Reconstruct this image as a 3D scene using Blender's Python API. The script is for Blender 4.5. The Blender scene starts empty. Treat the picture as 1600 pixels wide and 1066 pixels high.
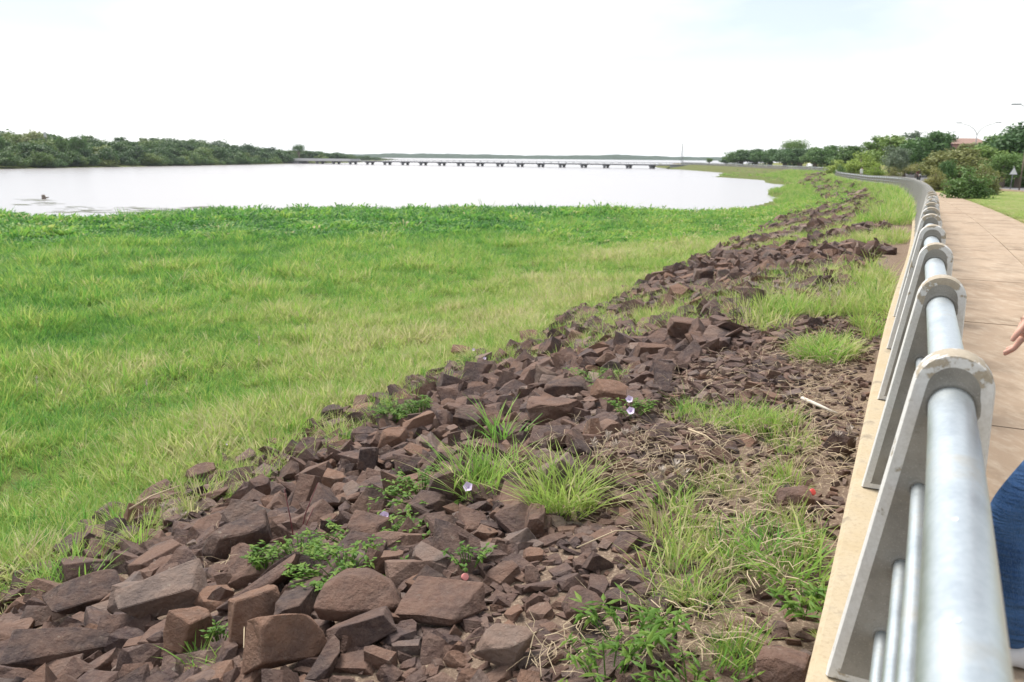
import bpy, bmesh, math, random
import numpy as np
from mathutils import Vector, Matrix, Euler

random.seed(7); rng = np.random.default_rng(7)
scene = bpy.context.scene
COL = scene.collection
rad = math.radians

# ------------------------------------------------------------------ camera
F = 1291.0; PITCH = math.atan(288 / 1291.0); ROLL = rad(0.5); EYE = np.array([0, 0, 1.6])
cam_data = bpy.data.cameras.new('camera'); cam = bpy.data.objects.new('camera', cam_data); COL.objects.link(cam)
cam_data.sensor_width = 36; cam_data.lens = F / 1600 * 36; cam_data.clip_start = 0.05; cam_data.clip_end = 9000
_R = Matrix.Rotation(math.pi / 2 - PITCH, 3, 'X') @ Matrix.Rotation(ROLL, 3, 'Z')
cam.matrix_world = Matrix.Translation(Vector(EYE)) @ _R.to_4x4()
cam_data.dof.use_dof = True; cam_data.dof.focus_distance = 5.0; cam_data.dof.aperture_fstop = 4.0
scene.camera = cam
R3 = np.array(_R)

# ------------------------------------------------------------------ world, sun, exposure
SUN_EL, SUN_AZ = rad(58), rad(-35)          # azimuth from +Y, negative = over the lake
world = bpy.data.worlds.new('World'); scene.world = world; world.use_nodes = True
wn = world.node_tree.nodes; wl = world.node_tree.links; wn.clear()
wo = wn.new('ShaderNodeOutputWorld'); wb = wn.new('ShaderNodeBackground')
sky = wn.new('ShaderNodeTexSky'); sky.sky_type = 'NISHITA'; sky.sun_disc = False
sky.sun_elevation = SUN_EL; sky.sun_rotation = SUN_AZ; sky.dust_density = 0.6
wtc = wn.new('ShaderNodeTexCoord'); wmap = wn.new('ShaderNodeMapping'); wmap.inputs['Scale'].default_value = (1, 1, 3.0)
wno = wn.new('ShaderNodeTexNoise'); wno.inputs['Scale'].default_value = 1.7; wmap.inputs['Location'].default_value = (2.3, .7, .4); wno.inputs['Detail'].default_value = 6
wr = wn.new('ShaderNodeMapRange'); wr.inputs[1].default_value = .44; wr.inputs[2].default_value = .64
wr.inputs[3].default_value = .40; wr.inputs[4].default_value = .97
wm = wn.new('ShaderNodeMix'); wm.data_type = 'RGBA'
wm.inputs[7].default_value = (10.6, 10.7, 10.8, 1)
wl.new(wtc.outputs['Generated'], wmap.inputs[0]); wl.new(wmap.outputs[0], wno.inputs['Vector']); wl.new(wno.outputs[0], wr.inputs[0])
wsp = wn.new('ShaderNodeSeparateXYZ'); wl.new(wtc.outputs['Generated'], wsp.inputs[0]); wh = wn.new('ShaderNodeMapRange'); wh.inputs[1].default_value = 0; wh.inputs[2].default_value = .22; wh.inputs[3].default_value = .97; wh.inputs[4].default_value = 0
wl.new(wsp.outputs[2], wh.inputs[0]); wx = wn.new('ShaderNodeMath'); wx.operation = 'MAXIMUM'; wl.new(wr.outputs[0], wx.inputs[0]); wl.new(wh.outputs[0], wx.inputs[1])   # the cloud deck is seen edge-on, thicker, towards the horizon
wl.new(wx.outputs[0], wm.inputs[0]); wl.new(sky.outputs[0], wm.inputs[6]); wl.new(wm.outputs[2], wb.inputs[0])
wb.inputs[1].default_value = 0.052
wl.new(wb.outputs[0], wo.inputs[0])
sun_d = bpy.data.lights.new('sun', 'SUN'); sun_d.energy = 2.3; sun_d.angle = rad(24); sun_d.color = (1, .96, .9)
sun = bpy.data.objects.new('sun', sun_d); COL.objects.link(sun)
_sd = Vector((math.sin(SUN_AZ) * math.cos(SUN_EL), math.cos(SUN_AZ) * math.cos(SUN_EL), math.sin(SUN_EL)))
sun.rotation_euler = _sd.to_track_quat('Z', 'Y').to_euler()
scene.view_settings.view_transform = 'Standard'; scene.view_settings.look = 'None'
scene.view_settings.gamma = 1; scene.view_settings.use_curve_mapping = False
scene.view_settings.exposure = 1.32
scene.cycles.max_bounces = 5; scene.cycles.diffuse_bounces = 3; scene.cycles.glossy_bounces = 3; scene.cycles.transmission_bounces = 3; scene.cycles.transparent_max_bounces = 4

# ------------------------------------------------------------------ helpers
def ray(px, py):
    px = np.asarray(px, float); py = np.asarray(py, float)
    d = np.stack([(px - 800) / F, -(py - 533) / F, -np.ones_like(px)], -1)
    return d @ R3.T
def onz(px, py, z):
    d = ray(px, py); return EYE + d * ((z - 1.6) / d[..., 2])[..., None]
def proj(P):
    q = (np.asarray(P, float) - EYE) @ R3
    return 800 + F * q[..., 0] / -q[..., 2], 533 - F * q[..., 1] / -q[..., 2], -q[..., 2]
def sstep(a, b, x):
    t = np.clip((x - a) / (b - a), 0, 1); return t * t * (3 - 2 * t)
_lat = rng.random((256, 256))
def vnoise(x, y):
    x = np.asarray(x, float); y = np.asarray(y, float)
    xi = np.floor(x).astype(int); yi = np.floor(y).astype(int); fx = x - xi; fy = y - yi
    fx = fx * fx * (3 - 2 * fx); fy = fy * fy * (3 - 2 * fy)
    g = lambda a, b: _lat[a % 256, b % 256]
    return (g(xi, yi) * (1 - fx) + g(xi + 1, yi) * fx) * (1 - fy) + (g(xi, yi + 1) * (1 - fx) + g(xi + 1, yi + 1) * fx) * fy
def fbm(x, y, o=4):
    s = 0; a = .5
    for i in range(o):
        s = s + a * vnoise(x * 2 ** i + 17.3 * i, y * 2 ** i - 9.1 * i); a *= .5
    return s

def mesh_from(name, V, Fc, mats=(), smooth=False, midx=None):
    """Fc: list of faces, or an (n,k) array"""
    me = bpy.data.meshes.new(name)
    V = np.asarray(V, np.float32)
    if isinstance(Fc, np.ndarray):
        n, k = Fc.shape
        me.vertices.add(len(V)); me.vertices.foreach_set('co', V.ravel())
        me.loops.add(n * k); me.loops.foreach_set('vertex_index', Fc.astype(np.int32).ravel())
        me.polygons.add(n); me.polygons.foreach_set('loop_start', np.arange(0, n * k, k, dtype=np.int32))
        me.update(calc_edges=True)
        me.polygons.foreach_set('use_smooth', np.zeros(n, bool))
    else:
        me.from_pydata([tuple(map(float, v)) for v in V], [], [tuple(map(int, f)) for f in Fc]); me.update()
    for m in mats: me.materials.append(m)
    if midx is not None: me.polygons.foreach_set('material_index', np.asarray(midx, np.int32))
    if smooth: me.polygons.foreach_set('use_smooth', np.ones(len(me.polygons), bool))
    return me
def link(name, data, parent=None, loc=None, rot=None, scale=None):
    o = bpy.data.objects.new(name, data); COL.objects.link(o)
    if parent: o.parent = parent
    if loc is not None: o.location = tuple(map(float, loc))
    if rot is not None: o.rotation_euler = tuple(map(float, rot))
    if scale is not None: o.scale = scale
    return o
def tag(o, label=None, cat=None, group=None, kind=None):
    if label: o['label'] = label
    if cat: o['category'] = cat
    if group: o['group'] = group
    if kind: o['kind'] = kind
    return o
def bm_mesh(name, bm, mats, smooth=False):
    me = bpy.data.meshes.new(name); bm.normal_update(); bm.to_mesh(me); bm.free()
    for m in (mats if isinstance(mats, (list, tuple)) else [mats]): me.materials.append(m)
    if smooth: me.polygons.foreach_set('use_smooth', np.ones(len(me.polygons), bool))
    return me

class MB:
    """collects simple shapes into one mesh"""
    def __init__(s): s.v = []; s.f = []
    def add(s, V, Fc):
        n = len(s.v); s.v += [tuple(map(float, v)) for v in V]; s.f += [tuple(i + n for i in f) for f in Fc]; return s
    def box(s, c, d, rz=0.0, taper=1.0):
        x, y, z = d[0] / 2, d[1] / 2, d[2] / 2; V = []
        for sz in (-1, 1):
            k = taper if sz > 0 else 1
            for sx, sy in ((-1, -1), (1, -1), (1, 1), (-1, 1)):
                a, b = sx * x * k, sy * y * k
                V.append((c[0] + a * math.cos(rz) - b * math.sin(rz), c[1] + a * math.sin(rz) + b * math.cos(rz), c[2] + sz * z))
        return s.add(V, [(0, 3, 2, 1), (4, 5, 6, 7), (0, 1, 5, 4), (1, 2, 6, 5), (2, 3, 7, 6), (3, 0, 4, 7)])
    def tube(s, P, r, n=8, cap=True):
        V, Fc = tube(P, r, n, cap); return s.add(V, Fc)
    def mesh(s, name, mat, smooth=False):
        return mesh_from(name, s.v, s.f, [mat] if not isinstance(mat, (list, tuple)) else mat, smooth)
def tube(P, r, n=8, cap=True):
    P = np.asarray(P, float); m = len(P); r = np.broadcast_to(np.asarray(r, float), (m,))
    T = np.gradient(P, axis=0); T /= np.linalg.norm(T, axis=1)[:, None] + 1e-12
    ref = np.array([0, 0, 1.0]) if abs(T[:, 2]).mean() < .8 else np.array([1.0, 0, 0])
    A = np.cross(T, ref); A /= np.linalg.norm(A, axis=1)[:, None] + 1e-12; B = np.cross(A, T)
    th = np.arange(n) * 2 * math.pi / n
    V = (P[:, None] + r[:, None, None] * (np.cos(th)[None, :, None] * A[:, None] + np.sin(th)[None, :, None] * B[:, None])).reshape(-1, 3)
    Fc = [(i * n + j, i * n + (j + 1) % n, (i + 1) * n + (j + 1) % n, (i + 1) * n + j) for i in range(m - 1) for j in range(n)]
    if cap: Fc += [tuple(range(n))[::-1], tuple((m - 1) * n + j for j in range(n))]
    return V, Fc

# ------------------------------------------------------------------ materials
def mat(name, base=(.5, .5, .5), rough=.8, metal=0.0, spec=.3):
    m = bpy.data.materials.new(name); m.use_nodes = True
    b = m.node_tree.nodes['Principled BSDF']
    b.inputs['Base Color'].default_value = (*base, 1); b.inputs['Roughness'].default_value = rough
    b.inputs['Metallic'].default_value = metal; b.inputs['Specular IOR Level'].default_value = spec
    return m
class NT:
    def __init__(s, m): s.m = m; s.t = m.node_tree; s.n = s.t.nodes; s.b = s.n.get('Principled BSDF')
    def new(s, t, **k):
        n = s.n.new('ShaderNode' + t)
        for a, v in k.items(): setattr(n, a, v)
        return n
    def l(s, a, b): s.t.links.new(a, b)
    def pos(s, scale=1.0, obj=False):
        c = s.new('TexCoord').outputs['Object'] if obj else s.new('NewGeometry').outputs['Position']
        if scale == 1.0: return c
        mp = s.new('Mapping'); mp.inputs['Scale'].default_value = scale if isinstance(scale, tuple) else (scale,) * 3
        s.l(c, mp.inputs[0]); return mp.outputs[0]
    def noise(s, scale, detail=5, rough=.55, vec=None, obj=False):
        n = s.new('TexNoise'); n.inputs['Scale'].default_value = scale; n.inputs['Detail'].default_value = detail
        n.inputs['Roughness'].default_value = rough; s.l(vec if vec is not None else s.pos(obj=obj), n.inputs['Vector']); return n.outputs[0]
    def ramp(s, f, stops):
        r = s.new('ValToRGB'); e = r.color_ramp.elements
        while len(e) < len(stops): e.new(.5)
        for q, (p, c) in zip(e, stops): q.position = p; q.color = (*c, 1) if len(c) == 3 else c
        s.l(f, r.inputs[0]); return r.outputs[0]
    def rng(s, f, a, b, c, d):
        r = s.new('MapRange'); s.l(f, r.inputs[0])
        for i, v in enumerate((a, b, c, d)): r.inputs[i + 1].default_value = v
        return r.outputs[0]
    def mix(s, f, a, b, mode='MIX'):
        m = s.new('Mix', data_type='RGBA', blend_type=mode)
        for i, v in ((0, f), (6, a), (7, b)):
            if hasattr(v, 'links'): s.l(v, m.inputs[i])
            elif i == 0: m.inputs[0].default_value = v
            else: m.inputs[i].default_value = (*v, 1)
        return m.outputs[2]
    def math(s, op, a, b=0.0):
        m = s.new('Math', operation=op)
        for i, v in enumerate((a, b)):
            if hasattr(v, 'links'): s.l(v, m.inputs[i])
            else: m.inputs[i].default_value = v
        return m.outputs[0]
    def attr(s, name, typ='GEOMETRY'):
        a = s.new('Attribute', attribute_name=name, attribute_type=typ); return a
    def bump(s, h, strength=.3, dist=.02):
        b = s.new('Bump'); b.inputs['Strength'].default_value = strength; b.inputs['Distance'].default_value = dist
        s.l(h, b.inputs['Height']); s.l(b.outputs[0], s.b.inputs['Normal'])
    def col(s, c): s.l(c, s.b.inputs['Base Color'])

def leafy(name, stops, typ='INSTANCER', attr='tint', patch=0.0, trans=.48, rough=.55):
    """foliage: colour from a per-plant tint, thin enough to let light through"""
    m = mat(name, rough=rough, spec=.25); t = NT(m)
    if typ == 'RANDOM': f = t.new('ObjectInfo').outputs['Random']
    else: f = t.attr(attr, typ).outputs['Fac']
    n = t.noise(1.3, 3); f2 = t.math('ADD', f, t.rng(n, .3, .7, -.12, .12))
    if typ == 'INSTANCER': f2 = t.math('ADD', f2, t.math('MULTIPLY', t.attr('var').outputs['Fac'], .5))
    c = t.ramp(f2, stops); t.col(c)
    tr = t.new('BsdfTranslucent'); t.l(c, tr.inputs[0]); mx = t.new('MixShader'); mx.inputs[0].default_value = trans
    out = t.n['Material Output']; t.l(t.b.outputs[0], mx.inputs[1]); t.l(tr.outputs[0], mx.inputs[2]); t.l(mx.outputs[0], out.inputs[0])
    return m

M = {}
# basalt
m = M['rock'] = mat('basalt', rough=.85, spec=.25); t = NT(m)
rnd = t.math('FRACT', t.math('ADD', t.new('ObjectInfo').outputs['Random'], t.attr('rnd').outputs['Fac']))
pn = t.noise(4.5, 6, .6); pn2 = t.noise(26, 4, .65)
base = t.ramp(rnd, [(0, (.045, .030, .028)), (.2, (.066, .044, .043)), (.42, (.128, .075, .057)), (.62, (.060, .043, .044)), (.8, (.185, .103, .068)), (.92, (.128, .102, .094)), (1, (.225, .165, .132))])
c = t.mix(t.rng(pn, .42, .70, 0, .55), base, (.185, .104, .070)); c = t.mix(t.rng(pn, .5, .25, 0, .7), c, (.042, .032, .034))
c = t.mix(t.rng(pn2, .35, .75, 0, .32), c, (.25, .18, .14)); lich = t.noise(17, 5, .7); c = t.mix(t.rng(lich, .62, .70, 0, .4), c, (.30, .26, .21)); t.col(c)
wide = t.math('ADD', t.noise(9, 8, .62), t.math('MULTIPLY', t.noise(48, 5, .7), .30)); t.bump(wide, .8, .06)
# soil under the stones
m = M['ground'] = mat('ground_soil', rough=.95, spec=.1); t = NT(m)
n1 = t.noise(.35, 5); n2 = t.noise(14, 6, .7); n3 = t.noise(60, 3, .7)
soil = t.mix(n2, (.10, .070, .052), (.22, .160, .118)); soil = t.mix(t.rng(n3, .50, .70, 0, .85), soil, (.37, .29, .21))
marsh = t.mix(n2, (.055, .075, .018), (.15, .17, .05))
lawn = t.mix(t.rng(n1, .35, .7, 0, 1), (.135, .165, .042), (.22, .205, .075)); lawn = t.mix(t.rng(n2, .3, .8, 0, .5), lawn, (.12, .125, .04))
red = t.noise(.16, 3); lawn = t.mix(t.rng(red, .62, .70, 0, .7), lawn, (.27, .16, .09))
c = t.mix(t.attr('marsh').outputs['Fac'], soil, marsh); c = t.mix(t.attr('lawn').outputs['Fac'], c, lawn); t.col(c); t.bump(n2, .6, .04)
# water
m = M['water'] = mat('lake_water', (.36, .335, .335), rough=.22, spec=.5); t = NT(m); t.b.inputs['IOR'].default_value = 1.33
w1 = t.noise(1.0, 4, .6, t.pos((.9, 2.2, 1))); w2 = t.noise(7.0, 3, .6, t.pos((.7, 1.6, 1)))
t.bump(t.math('ADD', w1, t.math('MULTIPLY', w2, .35)), .18, .10)
# concrete
m = M['concrete'] = mat('post_concrete', rough=.9, spec=.2); t = NT(m)
a = t.noise(7, 6, .6); b = t.noise(70, 4, .7); g = t.noise(240, 2)
c = t.mix(t.rng(a, .3, .7, 0, 1), (.19, .178, .158), (.30, .283, .252)); c = t.mix(t.rng(b, .58, .72, 0, .55), c, (.17, .155, .135))
c = t.mix(t.rng(g, .60, .72, 0, .5), c, (.46, .44, .40)); t.col(c); t.bump(b, .5, .006)
m = M['paint'] = mat('worn_paint', rough=.75, spec=.25); t = NT(m)
a = t.noise(13, 7, .62); b = t.noise(75, 5, .7)
zz = t.new('SeparateXYZ'); t.l(t.pos(obj=True), zz.inputs[0])
edge = t.math('ADD', a, t.rng(zz.outputs[2], .93, 1.10, -.06, .20))      # the paint is worn off round the crown of the post
chip = t.rng(edge, .56, .60, 0, 1)
pnt = t.mix(t.rng(b, .4, .8, 0, .8), (.63, .62, .60), (.46, .44, .41)); brn = t.mix(b, (.23, .19, .14), (.47, .41, .32))
t.col(t.mix(chip, pnt, brn)); t.bump(t.math('SUBTRACT', t.math('MULTIPLY', b, .4), chip), .5, .004)
m = M['ledge'] = mat('ledge_concrete', rough=.9, spec=.2); t = NT(m)
a = t.noise(3.5, 6, .62); b = t.noise(45, 5, .7)
c = t.mix(t.rng(a, .35, .68, 0, 1), (.42, .335, .215), (.45, .38, .275)); c = t.mix(t.rng(b, .50, .70, 0, .75), c, (.33, .26, .17))
c = t.mix(t.rng(a, .57, .66, 0, .7), c, (.22, .18, .13)); t.col(c); t.bump(b, .5, .008)
m = M['slab'] = mat('path_concrete', rough=.92, spec=.15); t = NT(m)
r = t.new('ObjectInfo').outputs['Random']; a = t.noise(1.5, 7, .62); b = t.noise(9, 6, .7, t.pos((1, .35, 1))); g = t.noise(90, 3, .7)
c = t.mix(r, (.315, .232, .162), (.37, .283, .205)); c = t.mix(t.rng(a, .48, .70, 0, .75), c, (.19, .14, .095)); c = t.mix(t.rng(b, .48, .72, 0, .7), c, (.47, .39, .30))
c = t.mix(t.rng(g, .5, .8, 0, .4), c, (.25, .19, .14)); t.col(c); t.bump(g, .35, .004)
M['joint'] = mat('joint_dirt', (.13, .10, .075), .95, 0, .1)
m = M['steel'] = mat('galvanised_steel', (.56, .60, .62), .4, .9, .5); t = NT(m)
a = t.noise(70, 4, .6); b = t.noise(4, 7, .7)
c = t.mix(t.rng(a, .35, .65, 0, 1), (.50, .55, .575), (.57, .615, .64)); c = t.mix(t.rng(b, .56, .72, 0, .55), c, (.45, .39, .29)); t.col(c)
t.l(t.rng(b, .3, .7, .34, .52), t.b.inputs['Roughness']); t.bump(a, .012, .002)
m = M['asphalt'] = mat('asphalt', rough=.9); t = NT(m); t.col(t.mix(t.noise(30, 4, .7), (.11, .105, .11), (.19, .185, .185)))
m = M['bark'] = mat('bark', rough=.95, spec=.1); t = NT(m); a = t.noise(6, 6, .7, t.pos((1, 1, .3), True)); t.col(t.mix(a, (.11, .085, .065), (.27, .22, .18))); t.bump(a, .8, .05)
M['bridge_side'] = mat('bridge_concrete', (.31, .31, .32), .9)
M['bridge_pale'] = mat('bridge_parapet_pale', (.55, .55, .54), .85)
M['dark'] = mat('dark_rubber', (.02, .02, .022), .7)
M['grey_metal'] = mat('grey_paint_metal', (.20, .205, .21), .5, .3)
M['white_paint'] = mat('white_paint', (.75, .75, .75), .5)
GREENS = [(0, (.048, .150, .036)), (.25, (.115, .300, .058)), (.5, (.235, .415, .072)), (.75, (.390, .470, .120)), (1, (.55, .50, .28))]
M['grass'] = leafy('marsh_grass', GREENS)
M['tuft'] = leafy('grass_tuft', GREENS, 'GEOMETRY', 'blade')
M['weed'] = leafy('weed_leaf', [(0, (.06, .15, .025)), (.5, (.13, .255, .038)), (1, (.23, .33, .06))], 'GEOMETRY', 'blade')
TREE = [(0, (.038, .084, .032)), (.3, (.066, .132, .038)), (.55, (.110, .185, .046)), (.8, (.180, .235, .058)), (1, (.24, .25, .10))]
M['forest'] = leafy('forest_leaf', TREE, trans=.25)
M['straw'] = mat('dry_straw', (.46, .37, .25), .9, 0, .1)
m = M['plume'] = mat('seed_plume', (.55, .48, .42), .9, 0, .1)
M['petal'] = mat('lilac_petal', (.72, .60, .78), .6)
M['red_stem'] = mat('red_stem', (.16, .045, .05), .6)
M['plastic_red'] = mat('red_plastic', (.72, .10, .09), .4)
M['driftwood'] = mat('bleached_wood', (.58, .52, .45), .85)

# ------------------------------------------------------------------ the line of the railing; s = distance to its lake side
def zpath(y):                     # the promenade falls gently away from the camera
    return np.interp(y, [-60, 8, 30, 55, 86, 115, 5000], [0, 0, -.26, -.58, -1.0, -1.12, -1.16])
D0 = np.array([.43326, .90127]); N0 = np.array([-D0[1], D0[0]])
D1 = np.array([.4535, .8912])            # the stretch nearest the camera points a little further right
pts = [2.5 * D0 - 62.5 * D1, 2.5 * D0 - 12.5 * D1, 2.5 * D0 - 2.5 * D1, 2.5 * D0 - .6 * D1, 2.5 * D0, 3.1 * D0, (5 * D0), (10.4 * D0)]
for (px, py) in [(1460, 301), (1446, 285), (1425, 278.3), (1400, 275.4), (1350, 272.8), (1300, 267)]:
    Y = 20.
    for _ in range(60):
        P = onz(px, py, float(zpath(Y)) + 1.08); Y = .5 * Y + .5 * P[1]
    pts.append(P[:2] + N0 * .15)
pts += [np.array((66., 170)), np.array((72., 215)), np.array((76., 290)), np.array((76., 390)), np.array((74., 470))]
pts = np.array(pts)
for _ in range(4):                # Chaikin smoothing
    a = pts[:-1] * .75 + pts[1:] * .25; b = pts[:-1] * .25 + pts[1:] * .75
    pts = np.vstack([pts[:1], np.stack([a, b], 1).reshape(-1, 2), pts[-1:]])
seg = np.r_[0, np.cumsum(np.linalg.norm(np.diff(pts, axis=0), axis=1))]
U_AX = np.arange(0, seg[-1], 1.0)
LINE = np.stack([np.interp(U_AX, seg, pts[:, i]) for i in (0, 1)], 1)
TAN = np.gradient(LINE, axis=0); TAN /= np.linalg.norm(TAN, axis=1)[:, None]
NOR = np.stack([-TAN[:, 1], TAN[:, 0]], 1)
U0 = 60.0                         # arc length at the camera's foot point
def at(u, s):
    u = np.asarray(u, float) + U0
    f = lambda A: np.stack([np.interp(u, U_AX, A[:, i]) for i in (0, 1)], -1)
    n = f(NOR); n /= np.linalg.norm(n, axis=-1, keepdims=True)
    return f(LINE) + n * np.asarray(s, float)[..., None]
def heading(u):
    return math.atan2(np.interp(u + U0, U_AX, TAN[:, 1]), np.interp(u + U0, U_AX, TAN[:, 0]))
def to_us(x, y):
    P = np.stack([x, y], -1).reshape(-1, 2); U = np.empty(len(P)); S = np.empty(len(P))
    for i in range(0, len(P), 8000):
        Q = P[i:i + 8000]; d = Q[:, None] - LINE[None]; k = (d ** 2).sum(-1).argmin(1)
        dd = Q - LINE[k]; U[i:i + 8000] = U_AX[k] + (dd * TAN[k]).sum(1) - U0; S[i:i + 8000] = (dd * NOR[k]).sum(1)
    return U.reshape(np.shape(x)), S.reshape(np.shape(x))

# ------------------------------------------------------------------ shorelines
WZ = -3.0
shore_px = [(-420, 338), (-160, 336), (0, 339), (60, 346), (130, 353), (185, 347), (245, 339), (400, 336), (620, 334), (800, 333), (1000, 335), (1100, 336), (1200, 333),
            (1245, 319), (1252, 312), (1222, 304.5), (1262, 298), (1252, 290), (1215, 286.5), (1195, 282), (1112, 276.5), (1128, 273.5), (1146, 270.5), (1100, 267), (1051, 264.2)]
shore = onz(np.array([p[0] for p in shore_px]), np.array([p[1] for p in shore_px]), WZ)[:, :2]
back = LINE[(U_AX > 0) & (U_AX < 545)][::-6] + np.array([3., 0])
LAND = np.vstack([[(-120, -90)], [(-100, 30)], shore, [(72, 395)], back, [(-25, -60)]])
west_px = [(-500, 280), (-160, 268.5), (0, 264.5), (200, 261), (400, 257.3), (470, 255.6)]
west = onz(np.array([p[0] for p in west_px]), np.array([p[1] for p in west_px]), WZ)[:, :2]
WEST = np.vstack([west, [(-100, 540), (-118, 760), (-135, 1000), (-700, 1100), (-900, 300), (-700, 0)]])
def poly_sd(x, y, P):
    """signed distance, positive inside"""
    X = x.ravel(); Y = y.ravel(); d = np.full(X.shape, 1e18); ins = np.zeros(X.shape, bool)
    for a, b in zip(P, np.roll(P, -1, 0)):
        e = b - a; L = e @ e + 1e-12
        tt = np.clip(((X - a[0]) * e[0] + (Y - a[1]) * e[1]) / L, 0, 1)
        d = np.minimum(d, (X - a[0] - tt * e[0]) ** 2 + (Y - a[1] - tt * e[1]) ** 2)
        c = ((a[1] > Y) != (b[1] > Y)); ins ^= c & (X < (b[0] - a[0]) * (Y - a[1]) / (b[1] - a[1] + 1e-12) + a[0])
    return (np.sqrt(d) * np.where(ins, 1, -1)).reshape(x.shape)
PROF = ([.15, .5, 1.1, 2.0, 3.2, 5.5, 7.4, 9.0, 13, 60], [-.30, -.31, -.34, -.47, -.92, -1.68, -2.16, -2.42, -2.66, -2.72])
def height(x, y):
    u, s = to_us(x, y); zp = zpath(at(u, np.zeros_like(u))[..., 1])
    lump = (fbm(x * .9, y * .9) - .47)
    pr = np.interp(s, *PROF); k = (zp + 2.72) / 2.72
    bank = -2.72 + (pr + 2.72) * k + lump * .30 * sstep(.3, 1.5, s)
    bank += .26 * sstep(16, 40, u) * sstep(2.4, .6, s) if True else 0
    bank -= sstep(10, 20, s) * sstep(55, 90, u) * 1.2
    sl = poly_sd(x, y, LAND)
    edge = -3.7 + sstep(-3, 2.5, sl) * 1.0 + lump * .15
    left = np.where(s < 13, np.maximum(np.minimum(bank, np.where(sl < -2, edge, 9)), edge - .02), edge)
    right = zp - np.where(s > -3.05, .16, .03) + sstep(22, 90, -s) * 2.2 + sstep(4, 12, -s) * lump * .12
    right = right - sstep(415, 450, y) * 4.5
    z = np.where(s > .15, left, right)
    wl_ = poly_sd(x, y, WEST)
    z = np.maximum(z, np.where(wl_ > -4, -3.6 + sstep(-4, 4, wl_) * .9 + sstep(4, 70, wl_) * 3.2, -9))
    return z, u, s, sl, wl_

# ------------------------------------------------------------------ ground: one sheet, finer where it is near
th = np.r_[np.linspace(-180, -46, 28)[:-1], np.arange(-46, 46.01, .3), np.linspace(46, 180, 28)[1:]]
rr = np.exp(np.linspace(math.log(.35), math.log(3400), 400))
TH, RR = np.meshgrid(np.radians(th), rr)
GX, GY = RR * np.sin(TH), RR * np.cos(TH)
GZ, GU, GS, GL, GW = height(GX, GY)
n_r, n_t = GX.shape
idx = np.arange(n_r * n_t).reshape(n_r, n_t)
Fq = np.stack([idx[:-1, :-1], idx[:-1, 1:], idx[1:, 1:], idx[1:, :-1]], -1).reshape(-1, 4)[:, ::-1]
V = np.stack([GX, GY, GZ], -1).reshape(-1, 3); V = np.vstack([V, [[0, 0, GZ[0].mean()]]])
me = mesh_from('ground', V, Fq, [M['ground']], True)
aw = me.attributes.new('marsh', 'FLOAT', 'POINT'); al = me.attributes.new('lawn', 'FLOAT', 'POINT')
mk = np.clip(sstep(60, 110, GU) * (GS > .2) * .85 + sstep(6.6, 8.6, GS + 1.6 * (fbm(GX * .7, GY * .7) - .5)) + sstep(-2, 6, GW), 0, 1)
aw.data.foreach_set('value', np.r_[mk.ravel(), 0].astype(np.float32))
al.data.foreach_set('value', np.r_[sstep(2.2, 2.6, -GS).ravel(), 0].astype(np.float32))
tag(link('ground', me), kind='structure')
_lr = np.log(rr)
def H(x, y):
    """ground height, read back from the sheet"""
    x = np.asarray(x, float); y = np.asarray(y, float)
    r = np.clip(np.log(np.hypot(x, y) + 1e-9), _lr[0], _lr[-1] - 1e-6); fr = (r - _lr[0]) / (_lr[1] - _lr[0])
    i = np.minimum(fr.astype(int), n_r - 2); fr = fr - i
    a = np.degrees(np.arctan2(x, y)); j = np.clip(np.searchsorted(th, a) - 1, 0, n_t - 2); fa = (a - th[j]) / (th[j + 1] - th[j])
    return (GZ[i, j] * (1 - fa) + GZ[i, j + 1] * fa) * (1 - fr) + (GZ[i + 1, j] * (1 - fa) + GZ[i + 1, j + 1] * fa) * fr
def hit(px, py):
    """where the line of sight through a pixel meets the ground"""
    px = np.atleast_1d(np.asarray(px, float)); py = np.atleast_1d(np.asarray(py, float)); d = ray(px, py)
    T = np.exp(np.linspace(math.log(1.2), math.log(1500), 700)); done = np.zeros(len(px), bool); tt = np.full(len(px), np.nan); prev = T[0]
    for tk in T:
        P = EYE + d * tk; below = (P[:, 2] < H(P[:, 0], P[:, 1])) & ~done
        tt[below] = .5 * (tk + prev); done |= below; prev = tk
    P = EYE + d * tt[:, None]; ok = ~np.isnan(tt)
    P[ok, 2] = H(P[ok, 0], P[ok, 1]); return P
def hit1(px, py): return hit(px, py)[0]
def hit_up(px, py, lift):
    """ground point below a thing whose middle, lift metres up, is seen at the pixel"""
    y = py
    for _ in range(4):
        P = hit1(px, y); y += (py - proj(P + np.array([0, 0, lift]))[1]) * .9
    return P

# water
a = np.arange(96) * 2 * math.pi / 96
me = mesh_from('lake_water', np.vstack([np.stack([3300 * np.cos(a), 3300 * np.sin(a), np.full(96, WZ)], 1)]), [tuple(range(96))], [M['water']])
tag(link('lake_water', me), kind='structure')

# far shore, a long low rise beyond the bridge
m = M['far'] = mat('far_woods', (.05, .075, .05), .95, 0, .1)
X = np.linspace(-700, 900, 260); hgt = 5.5 + 7 * fbm(X * .012, X * 0 + 3, 5) + 2.0 * fbm(X * .15, X * 0 + 9, 2)
V = []; 
for k, (dy, f) in enumerate([(-14, 0), (0, .55), (25, 1.0), (90, .95), (170, 0)]):
    V.append(np.stack([X, 1850 + dy + 60 * np.sin(X * .004), WZ - .5 + hgt * f * (1 + .1 * (fbm(X * .1 + k * 7, X * 0 + k, 2) - .5))], 1))
n = len(X); ii = np.arange(4 * n).reshape(4, n)
Fq = np.stack([ii[:, :-1], ii[:, 1:], ii[:, 1:] + n, ii[:, :-1] + n], -1).reshape(-1, 4)
tag(link('far_hills', mesh_from('far_hills', np.vstack(V), Fq, [m], True)), kind='structure')

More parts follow.
